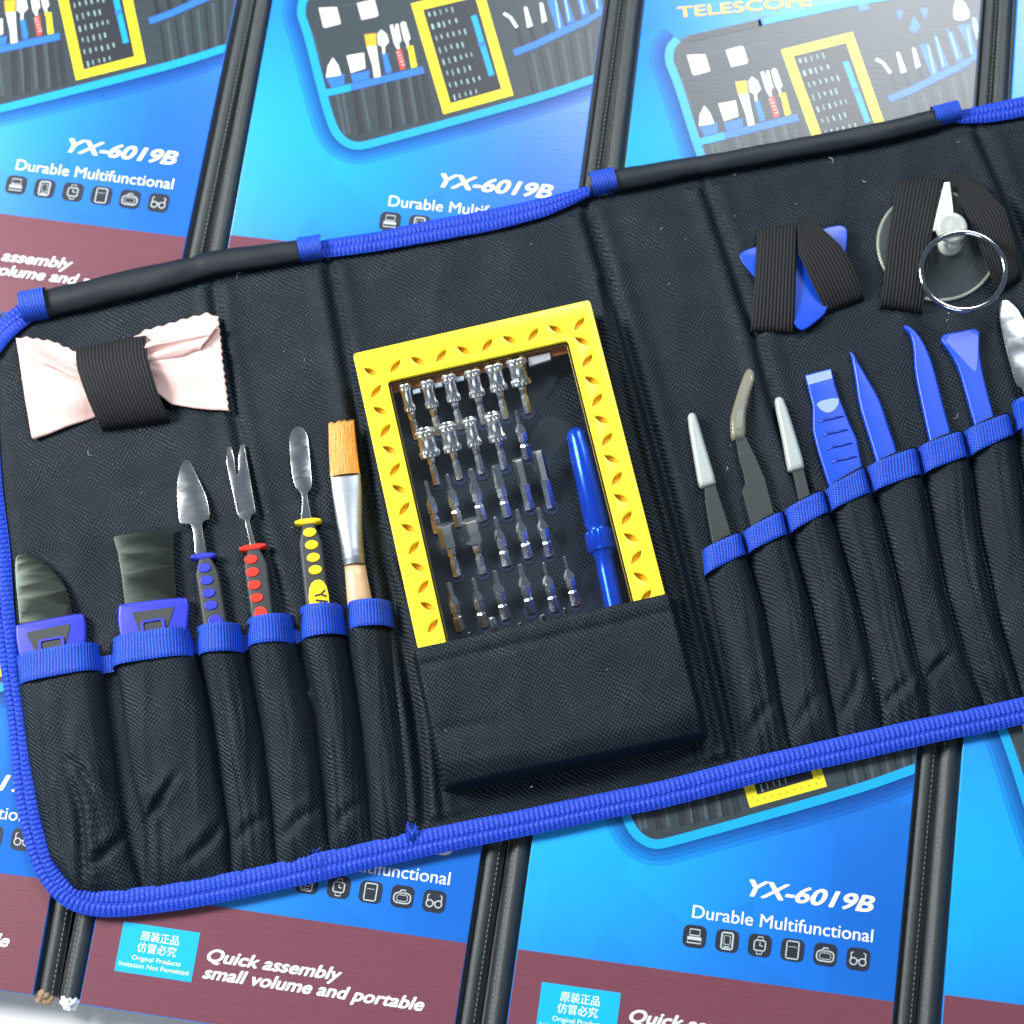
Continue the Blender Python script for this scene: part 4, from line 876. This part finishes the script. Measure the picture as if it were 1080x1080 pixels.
flat_tube(b_, fr_, 19); autosmooth(b_.build('ferrule', Mt['ferrule'], t), 50)
b_ = MB(); flat_tube(b_, [((374, 595), 10.8, .95), ((376, 610), 11.6, .95), ((379, 632), 12.8, .7), ((383, 665), 12.5, .5)], 15); b_.build('handle', Mt['wood'], t)
# ------------------------------------------------------------------ right tools
GR = 'tweezers and pry tools in the right pockets'
t = tool('straight_tweezers', 755, 540, 'black tweezers with white cap, leftmost tool of the right pockets', 'tweezers', GR)
plate('arms', [(742.6, 505), (752, 503), (769.4, 556), (778, 590), (756, 596), (750, 565), (744, 530)], 17, 7, 1.2, Mt['twz'], t, sm=0)
c = plate('tip_cap', [(725, 440), (727, 434.5), (732.5, 434), (735.5, 439), (745, 472), (756, 508), (754, 510), (741, 513.5), (737, 511.5), (733, 488)], 21, 12, 4.5, Mt['cap'], t, sm=1, res=4); autosmooth(c, 60)
t = tool('curved_tweezers', 800, 510, 'black tweezers whose bent tip wears a clear yellowish cap', 'tweezers', GR)
plate('arms', [(778, 430), (782, 427), (786, 459.6), (798, 483.7), (807.4, 506), (816, 539), (822, 570), (798, 575), (791, 549), (782.6, 517.5), (786, 509.6), (785, 502), (779.6, 483.7), (775.5, 460)], 17, 7, 1.2, Mt['twz'], t, sm=0)
plate('steel_tip', [(774, 452), (776, 438), (780, 418), (788, 398), (790, 398), (786, 418), (783.5, 438), (783, 452)], 18.5, 3, .8, Mt['steel'], t, sm=1)
c = plate('tip_cap', [(785, 393), (789, 387), (795, 389), (796.3, 398.5), (790.7, 415), (786.5, 435.6), (787, 461), (776, 461), (771, 463), (770, 441), (774, 426), (779.6, 408)], 23, 12, 4.5, Mt['capclear'], t, sm=1, res=4); autosmooth(c, 60)
t = tool('straight_tweezers', 845, 510, 'black tweezers with white cap between the bent tweezers and the flat blue blade', 'tweezers', GR)
plate('arms', [(834, 488), (844, 486), (848, 495), (854, 519), (862, 550), (848, 555), (842, 525)], 17, 7, 1.2, Mt['twz'], t, sm=0)
c = plate('tip_cap', [(817, 423), (818.5, 418), (823.5, 417), (828, 421), (838, 452), (849.5, 491), (847, 493.5), (832.5, 497), (830.5, 492), (825, 460)], 21, 12, 4.5, Mt['cap'], t, sm=1, res=4); autosmooth(c, 60)
t = tool('flat_pry_bar', 880, 450, 'broad square-tipped blue plastic pry bar with moulded finger grooves', 'pry tool', GR)
h = plate('body', [(849, 395), (877, 388), (881, 405), (885.5, 419), (894.6, 442), (904, 462.6), (909, 489), (915, 520), (885, 532), (873, 508), (863, 476), (857.4, 454), (857.4, 428), (854.6, 417)], 16, 7, 2.2, Mt['bluepl'], t, sm=0, res=3); autosmooth(h, 45)
plate('pale_edge', [(850, 396.5), (876, 389.8), (878, 399), (852.6, 406)], 16.5, 1, .2, Mt['bluell'], h, sm=0)  # paler blue strip along the square tip
plate('pale_half_moon', [(860, 424), (884.5, 418.5), (885, 426), (880, 433), (873, 436), (865, 432)], 16.6, 1, .3, Mt['bluell'], h, sm=1)  # paler blue half-moon below the tip
b_ = MB()
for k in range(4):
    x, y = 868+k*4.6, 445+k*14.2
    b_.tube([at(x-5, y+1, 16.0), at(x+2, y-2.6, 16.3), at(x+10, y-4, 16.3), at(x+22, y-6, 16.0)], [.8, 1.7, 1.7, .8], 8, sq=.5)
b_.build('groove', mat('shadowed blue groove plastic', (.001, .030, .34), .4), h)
def bluetool(name, label, pts, pz=17, th=8.5, bv=4):
    t = tool(name, pts[-1][0], pts[-1][1], label, 'pry tool', GR); h = plate('body', pts, pz, th, bv, Mt['bluepl'], t, sm=1, res=5); autosmooth(h, 60); return t, h
bluetool('pointed_pry_stick', 'straight blue plastic stick tapering to a sharp point', [(896.5, 367.5), (899.5, 371), (913, 394), (927, 418), (931, 428), (938, 450), (946, 473), (952, 500), (930, 508), (924, 484), (915, 455), (906, 426), (901.8, 395)], bv=3.2)
bluetool('hooked_pry_stick', 'blue plastic stick with a bent hooked point', [(952, 343), (958, 342), (968, 350.6), (977, 365), (984, 383), (990, 405.6), (996, 430), (1002, 451), (1008, 480), (986, 486), (980, 461.6), (972, 425), (965, 391), (964, 365), (960, 350.6)], bv=2.6)
t, h = bluetool('fan_pry_tool', 'blue plastic pry tool flaring to a wide triangular tip', [(989.5, 353.6), (1011, 349), (1034, 345), (1033.5, 362), (1034, 379), (1040, 407), (1048, 436), (1052, 455), (1033, 462), (1027, 444), (1019, 415), (1011.8, 389), (1002.6, 371)], bv=2.2)
plate('tip_facet', [(993, 355), (1032, 347), (1031.5, 375), (1030, 392), (1026, 391), (1010, 373)], 17.6, 1, .3, Mt['bluel'], h, sm=1)  # tip facet in a lighter blue than the body
t = tool('metal_spudger', 1072, 380, 'grey steel spatula blade cut off by the photo\'s right edge', 'pry tool', GR)
plate('blade', [(1058, 314.7), (1055, 320), (1054, 333), (1060, 363), (1071, 403), (1073, 407), (1080, 410), (1084, 440), (1092, 440), (1090, 408), (1097, 398), (1089, 355), (1078, 330), (1066, 317)], 19, 2.5, .9, Mt['steel'], t, sm=1); bend(bpy.data.objects[t.children[0].name], (1084, 410), (1060, 316), 2.5)
b_ = MB(); b_.tube([at(1082, 425, 17), at(1090, 470, 17)], 9, 16); b_.build('handle', Mt['bluepl'], t)
# ------------------------------------------------------------------ strapped items
o = plate('opening_pick', [(779, 271), (782, 265), (800, 259), (850, 246), (882, 237), (891, 238.5), (894.5, 244), (892, 268), (884, 292), (872, 328), (866, 335), (849, 348), (842, 347), (836, 338), (815, 312), (792, 288)], 17, 3.5, 1.2, Mt['bluepl'], None, sm=1)
tag(autosmooth(o, 50), 'blue triangular plastic pick held under crossed black elastic', 'opening pick')
t = empty('suction_cup', at(988, 258, 10), 'clear suction cup with a steel pull ring under black elastic', 'suction cup')
def lathe(mb, c, prof, n=64, ax=None, ang0=0, mod=None):
    """prof: list of (r, h) ; c: base point ; ax: axis"""
    ax = Vector(ax or (0, 0, 1)).normalized(); a = ax.cross(Vector((0, 1, 0.01))).normalized(); b_ = ax.cross(a).normalized(); c = Vector(c); vs = []
    for i, (r_, h) in enumerate(prof):
        for k in range(n):
            q = 2*math.pi*k/n+ang0; rr = r_*(mod(i, q) if mod else 1); vs.append(c+ax*h+a*rr*math.cos(q)+b_*rr*math.sin(q))
    fs = [(i*n+k, i*n+(k+1) % n, (i+1)*n+(k+1) % n, (i+1)*n+k) for i in range(len(prof)-1) for k in range(n)]
    fs = [f[::-1] for f in fs]
    if prof[-1][0] > 0: fs.append(tuple((len(prof)-1)*n+k for k in range(n))[::-1])
    mb.add(vs, fs)
C0 = at(988, 259, 9)
b_ = MB(); lathe(b_, C0, [(63, 0), (64, 1.2), (62, 2.2), (45, 6), (25, 11), (14, 14), (0.01, 14.5)]); b_.build('cup', Mt['suck'], t)
b_ = MB(); b_.tube([(C0[0]+63.5*math.cos(a), C0[1]+63.5*math.sin(a), 10.5) for a in [k*math.pi/48 for k in range(97)]], 1.7, 8, cap=False); b_.build('rim', Mt['rim'], t)
b_ = MB(); lathe(b_, at(1001, 258, 20), [(13, 0), (14, 3), (12.5, 8), (10, 10), (10, 14)]); b_.build('stem_base', Mt['sucksolid'], t)
b_ = MB(); lathe(b_, at(1002.7, 242, 34), [(14.5, 0), (16.5, 1.5), (17, 5), (16, 8.5), (12.5, 10), (11, 9.2), (4, 9.0), (.01, 9.4)], 48, ax=(0, -.1, 1)); autosmooth(b_.build('knob', Mt['sucksolid'], t), 60)
plate('stem_reflection', [(996, 192), (1002, 191.5), (1005, 215), (1007, 240), (984, 243), (989, 220)], 37, 4, 1.2, mat('white reflection on stem', (.75, .8, .78), .25), t, sm=0)  # white plate that paints a light reflection on the stem
R0 = at(1016, 285, 44); b_ = MB()
b_.tube([(R0[0]+44*math.cos(a), R0[1]+43*math.sin(a), 42+3*math.sin(a+.6)) for a in [k*math.pi/48 for k in range(97)]], 3.1, 16, cap=False); b_.build('pull_ring', Mt['chrome'], t)
FLf = FL-15
# ------------------------------------------------------------------ bit case
iTL = inv(409.6, 401.5); iTR = inv(600.5, 359); iBL = inv(469, 676); iBR = inv(667.5, 636)
mL = (iTL[0]+iBL[0])/2; mT = (iTL[1]+iTR[1])/2; mR = (iTR[0]+iBR[0])/2; mB = FL-36
def rr2(a0, b0, a1, b1, r_, z=ZB): return [fl(x, y)[:2] for x, y in rrect((a0+a1)/2, (b0+b1)/2, a1-a0, b1-b0, r_, 4)]
def leaf(cx, cy, ang, Ln=18, Wd=6.4):
    out = []
    for k in range(13):
        t_ = k/12; out.append((Ln*(t_-.5), Wd/2*math.sin(math.pi*t_)**.85))
    out = out+[(a, -b_) for a, b_ in out[-2:0:-1]]; ca, sa = math.cos(ang), math.sin(ang)
    return [(cx+ca*a-sa*b_, cy+sa*a+ca*b_) for a, b_ in out]
leaves = []
def lrow(p0, p1, n_, first):
    for k in range(n_):
        x = p0[0]+(p1[0]-p0[0])*k/(n_-1); y = p0[1]+(p1[1]-p0[1])*k/(n_-1); w = at(x, y, ZB)
        bs = (k+first) % 2 == 0
        leaves.append(leaf(w[0], w[1], math.radians(-28 if bs else 54)))
lrow((391.5, 392), (456.5, 660), 14, 0)      # left side
lrow((417, 386), (611, 341.5), 9, 1)         # top side
lrow((614.4, 359.6), (681.6, 629), 14, 0)    # right side
lrow((480, 783), (700, 735), 9, 0)
outer = rr2(0, 0, FW, FLf, 4); inner = rr2(mL, mT, mR, mB, 4)
vs, fs = curve_mesh([outer, inner]+leaves, 5, .8, 2)
f_ = mk('frame', [(v[0], v[1], v[2]+ZB-2.5) for v in vs], fs, Mt['frame'], case2, smooth=False); autosmooth(f_, 30)
inner2 = rr2(mL-1.5, mT-1.5, mR+1.5, mB+1.5, 4)
vs, fs = curve_mesh([rr2(.6, .6, FW-.6, FLf-.6, 9), inner2], 3, .3, 1)
mk('inner_ledge', [(v[0], v[1], v[2]+ZB-8) for v in vs], fs, Mt['ledge'], case2, smooth=False)
vs, fs = curve_mesh([rr2(.8, .8, FW-.8, FLf-.8, 9), rr2(6, 6, FW-6, FLf-6, 4)], ZB-22, 1.5, 2)
mk('case_wall', [(v[0], v[1], v[2]+(ZB-22)/2+8) for v in vs], fs, Mt['wall'], case2, smooth=False)
vs, fs = curve_mesh([rr2(5, 5, FW-5, FLf-5, 3)], 5, .3, 1)
hp = mk('bit_holder', [(v[0], v[1], v[2]+6.4) for v in vs], fs, Mt['holder'], case2, smooth=False)
# brown lining lip + clips at the top edge
vs, fs = curve_mesh([rr2(mL-1, mT-1, mR+1, mT+9, 1)], 3, .3, 1); mk('hinge_lip', [(v[0], v[1], v[2]+31) for v in vs], fs, Mt['brown'], case2, smooth=False)
b_ = MB()
rim = rr2(mL+1.8, mT+1.8, mR-1.8, mB-1.8, 4); rim = rim+rim[:1]
b_.tube([(x, y, ZB-6) for x, y in rim], .9, 6, cap=False); b_.build('window_rim', mat('dark brass gasket', (.16, .12, .03), .35, metal=.4), case2)
vs, fs = curve_mesh([rr2(mL-1, mT-1, mR+1, mB+1, 4)], 1.2, .1, 1)
mk('window', [(v[0], v[1], v[2]+ZB-5.2) for v in vs], fs, Mt['window'], case2, smooth=False)
plate('magnet_bar', [(557, 377), (580, 371.5), (581, 379), (558, 386)], 36, 5, .6, mat('pale plastic bar', (.5, .48, .5), .3), case2, sm=0)
for x, y in ((439, 411), (462, 404.5), (485, 398)):
    plate('holder_clip', [(x-4, y), (x+4, y-1.8), (x+4.6, y+2.6), (x-3.4, y+4.4)], 36, 3, .4, mat('pale clip', (.45, .55, .62), .3), case2, sm=0)
# bits -----------------------------------------------------------------
ZT, ZH = 38.5, 9.
def bit(kind, tip, end, r_, label, name, tipr=None, group='bits standing in the yellow case'):
    a = Vector(at(*tip, ZT)); e = Vector(at(*end, ZH)); ax = (a-e); Ln = ax.length; ax.normalize()
    t = bpy.data.objects.new(name, None); COL.objects.link(t); t.empty_display_size = .005; t.location = e*S; ORG[t.name] = e; tag(t, label, 'screwdriver bit' if 'socket' not in name else 'socket bit', group)
    def part(nm, prof, n_=24, ang=0, mod=None, m_=Mt['bitsteel'], sm=40):
        b_ = MB(); lathe(b_, e, prof, n_, ax=ax, ang0=ang, mod=mod); return autosmooth(b_.build(nm, m_, t), sm)
    if kind == 'socket':
        hl = Ln*.50; z0 = Ln-hl
        kn = lambda i, q: (1+.075*math.cos(14*q)) if i in (1, 2, 3, 7, 8, 9) else 1
        part('knurled_head', [(r_*.6, z0-1), (r_*.93, z0), (r_, z0+1.5), (r_, z0+6.5), (r_*.92, z0+7.5), (r_*.92, z0+hl*.5), (r_*.92, Ln-8.5), (r_, Ln-7.5), (r_, Ln-4.5), (r_, Ln-1.8), (r_*.92, Ln-.5), (r_*.82, Ln), (r_*.78, Ln-.5), (r_*.74, Ln-1.6), (.01, Ln-1.7)], 48, mod=kn, sm=50)
        part('socket_opening', [(.02, Ln-1.5), (r_*.70, Ln-1.4), (r_*.62, Ln-1.25), (.01, Ln-1.2)], 6, m_=Mt['slot'])  # dark disc paints the shade inside the socket mouth
        part('shank', [(4.2, 0), (4.2, z0*.6), (3.6, z0*.63), (3.6, z0*.75), (4.4, z0*.78), (4.4, z0)], 6)
    elif kind == 'nut':
        z0 = Ln*.58; part('hex_head', [(r_*.6, z0-2), (r_, z0), (r_, Ln-1.5), (r_*.9, Ln), (.01, Ln)], 6, ang=.55, sm=20, m_=Mt['hexsteel'])
        part('shank', [(4.6, 0), (4.6, z0*.5), (3.6, z0*.54), (3.6, z0*.66), (4.8, z0*.7), (4.8, z0)], 6)
    elif kind == 'hex':
        part('hex_tip', [(r_, Ln*.5), (r_, Ln-1), (r_*.85, Ln), (.01, Ln)], 6, ang=.5, sm=20, m_=Mt['hexsteel'])
        part('shank', [(r_*.9, 0), (r_*.9, Ln*.5)], 6)
    else:
        zs = Ln*.60; tr_ = tipr or 1.7
        part('driver_tip', [(5.5, zs-2), (4.6, zs+2), (tr_*1.15, zs+6.5), (tr_, zs+8), (tr_*.95, Ln-2.5), (tr_*.8, Ln-.4), (.01, Ln)], 16, mod=lambda i, q: 1+.22*math.cos(4*q) if 1 <= i <= 5 else 1, sm=45)
        part('shank', [(5.4, 0), (5.4, zs*.45), (4.2, zs*.5), (4.2, zs*.6), (5.6, zs*.64), (5.6, zs-2)], 6, sm=20)
    # a dark disc on the holder paints the shade of its socket hole
    vs, fs = curve_mesh([[(e.x+8*math.cos(k*math.pi/10), e.y+8*math.sin(k*math.pi/10)) for k in range(20)]], .8, .1, 1)
    mk('socket_hole', [(v[0], v[1], v[2]+9.4) for v in vs], fs, Mt['slot'], hp, smooth=False)
    return t
ORD = ['first', 'second', 'third', 'fourth', 'fifth', 'sixth', 'seventh']
def endof(x, y, L_=60): return (x+14*L_/60, y+L_*.97)
R1 = [((426, 404.5), 6), ((449, 400.5), 7), ((472, 394), 7.6), ((496.7, 389), 8.4), ((519.4, 383), 9.4), ((543, 377), 10.6)]
for i, (p_, r_) in enumerate(R1): bit('socket', p_, endof(*p_), r_, 'knurled chrome socket, %s from the left in the top row of the yellow case' % ORD[i], 'socket_bit')
R2 = [((446.7, 452.5), 10.6), ((470.6, 446.7), 9.4), ((494, 441), 7.4), ((518, 435.6), 9)]
for i, (p_, r_) in enumerate(R2): bit('socket', p_, endof(*p_), r_, 'open-mouthed chrome socket, %s from the left in the second row of the yellow case' % ORD[i], 'socket_bit')
bit('tip', (544, 433), endof(544, 433, 52), 2, 'thin steel bit at the right end of the second row, beside the open sockets', 'driver_bit', 1.5)
R3 = [((448.6, 507), 1.9), ((471, 500), 2.1), ((495.6, 494), 3.2), ((522, 490), 4.0)]
for i, (p_, r_) in enumerate(R3): bit('tip', p_, endof(*p_, 56), r_, 'pointed steel bit, %s from the left in the third row of the yellow case' % ORD[i], 'driver_bit', r_)
bit('hex', (546, 484), endof(546, 484, 54), 6.2, 'plain hexagonal steel bit, fifth from the left in the third row', 'hex_bit')
bit('hex', (567, 475), endof(567, 475, 62), 6, 'longest plain hexagonal steel bit, at the right end of the third row', 'hex_bit')
bit('nut', (469, 553), endof(469, 553, 56), 9.2, 'hexagonal headed bit, first from the left in the fourth row', 'hex_head_bit')
bit('nut', (495.6, 548), endof(495.6, 548, 58), 10.6, 'larger hexagonal headed bit, second from the left in the fourth row', 'hex_head_bit')
for i, p_ in enumerate([(522, 545), (544.8, 537), (567.5, 535)]): bit('tip', p_, endof(*p_, 52), 2.0, 'slender steel bit in the fourth row, %s to the right of the two hexagonal heads' % ORD[i], 'driver_bit', 2.1)
for i, p_ in enumerate([(473, 614), (498.5, 610), (521, 601.5), (548, 595), (573, 593), (595, 586.7)]): bit('tip', p_, endof(*p_, 52), 2.0, 'fine steel bit, %s from the left in the fifth row of the yellow case' % ORD[i], 'driver_bit', 2.5 if i < 4 else 1.4)
for i, (x, y, r_) in enumerate([(494.4, 666.7, 1.4), (518, 651, 4.2), (548, 656.7, 2.2), (571.7, 648, 3), (595, 641, 1.6)]):
    bit('tip', (x, y), endof(x, y, 52), r_, 'bit tip just showing above the fabric pocket, %s from the left in the lowest row' % ORD[i], 'driver_bit', r_)
# driver handle
t = empty('screwdriver_handle', at(630, 570, 40), 'blue metallic screwdriver handle lying along the right side of the yellow case', 'screwdriver')
def hp_(x, y): return at(x, y, 26)
b_ = MB(); b_.tube([hp_(606, 452), hp_(606.8, 455), hp_(608, 459), hp_(610, 467), hp_(613, 478), hp_(630, 554), hp_(630.5, 557), hp_(631.3, 560)], [5, 9, 11, 11, 12.5, 13.2, 11.5, 12], 28); autosmooth(b_.build('grip', Mt['anod'], t), 40)
b_ = MB()
pts = [hp_(631.5, 560), hp_(636, 582)]
ax = Vector(pts[1])-Vector(pts[0]); lathe(b_, pts[0], [(13, 0), (15, 1.5), (15, ax.length-2), (13, ax.length)], 60, ax=ax, mod=lambda i, q: 1+.035*math.cos(20*q)); autosmooth(b_.build('collar', Mt['anod'], t), 50)
b_ = MB(); b_.tube([hp_(636, 582), hp_(637, 588), hp_(640, 602), hp_(651, 655), hp_(658, 690)], [12, 9.5, 10, 10, 10], 24); autosmooth(b_.build('shaft', Mt['anod'], t), 40)
LINT = [(random.uniform(20, 1070), random.uniform(150, 900)) for _ in range(55)]
# lint on the fabric: a few pale specks
ln = MB(); Pl = [np.array(at(x, y, 9)[:2]) for x, y in LINT]; okl = inside(np.array(Pl), poly)
for (x, y), k_ in zip(LINT, okl):
    if not k_ or y > 560+.0*x or (360 < x < 710 and y > 300): continue
    p_ = at(x, y, 9); zz = float(panel_z(np.array([[p_[0], p_[1]]]))[0])+.6; an = random.uniform(0, 6.3); l_ = random.choice([.6, .8, 1.2, 2.5, 5])
    ln.tube([(p_[0], p_[1], zz), (p_[0]+l_*math.cos(an), p_[1]+l_*math.sin(an), zz+.4), (p_[0]+l_*1.7*math.cos(an+.6), p_[1]+l_*1.7*math.sin(an+.6), zz+.2)], random.uniform(.15, .32), 5)
for x, y in [(775, 228), (723, 252), (920, 716), (437, 352), (255, 443), (470, 770), (640, 706), (300, 370), (90, 545), (1000, 330), (705, 300), (560, 258), (840, 215), (1010, 150), (560, 830), (770, 470)]:
    p_ = at(x, y, 14 if not (430 < x < 720 and y > 640) else ZB+5)
    ln.tube([p_, (p_[0]+random.uniform(-1.5, 1.5), p_[1]+random.uniform(-1.5, 1.5), p_[2]+.3)], random.uniform(.25, .5), 5)
tag(ln.build('lint', mat('pale lint', (.5, .5, .48), .9), None, org=at(540, 540, 14)), 'pale specks of lint scattered over the black fabric', 'lint', kind='stuff')
# ------------------------------------------------------------------ light
w = bpy.data.worlds.new('World'); sc.world = w; w.use_nodes = True
bg = w.node_tree.nodes['Background']; bg.inputs[0].default_value = (.62, .78, 1, 1); bg.inputs[1].default_value = .17
def area(name, loc, size, power, col, sy=None, target=(0, 0, 0)):
    l = bpy.data.lights.new(name, 'AREA'); l.energy = power; l.size = size*S; l.color = col
    if sy: l.shape = 'RECTANGLE'; l.size_y = sy*S
    o = bpy.data.objects.new(name, l); COL.objects.link(o); o.location = Vector(loc)*S
    o.rotation_euler = (Vector(target)-Vector(loc)).to_track_quat('-Z', 'Y').to_euler(); return o
area('key_light', (-2800, 950, 2350), 1200, 42, (1, .98, .95))  # area lamp as a soft key from the upper left, not a window
area('fill_light', (-300, -2700, 2600), 1600, 5.5, (.95, .98, 1))
area('overhead_light', (1100, 2700, 3000), 1500, 22, (.92, .97, 1))
# ------------------------------------------------------------------ camera
cd = bpy.data.cameras.new('camera'); cam = bpy.data.objects.new('camera', cd); COL.objects.link(cam); sc.camera = cam
R = Matrix([[float(M.T[i, j]) for j in range(3)] for i in range(3)]).to_4x4()
cam.matrix_world = Matrix.Translation(Vector([float(c) for c in CAM])*S) @ R
cd.sensor_width = 36; cd.lens = 36*F/1080; cd.clip_start = .05; cd.clip_end = 20
fp_ = Vector(at(520, 640, 20)); fw = -(R.to_3x3() @ Vector((0, 0, 1)))
cd.dof.use_dof = True; cd.dof.focus_distance = (fp_-Vector([float(c) for c in CAM])).dot(fw)*S; cd.dof.aperture_fstop = 6.5
sc.view_settings.view_transform = 'Standard'; sc.view_settings.look = 'None'; sc.view_settings.gamma = 1; sc.view_settings.exposure = 0
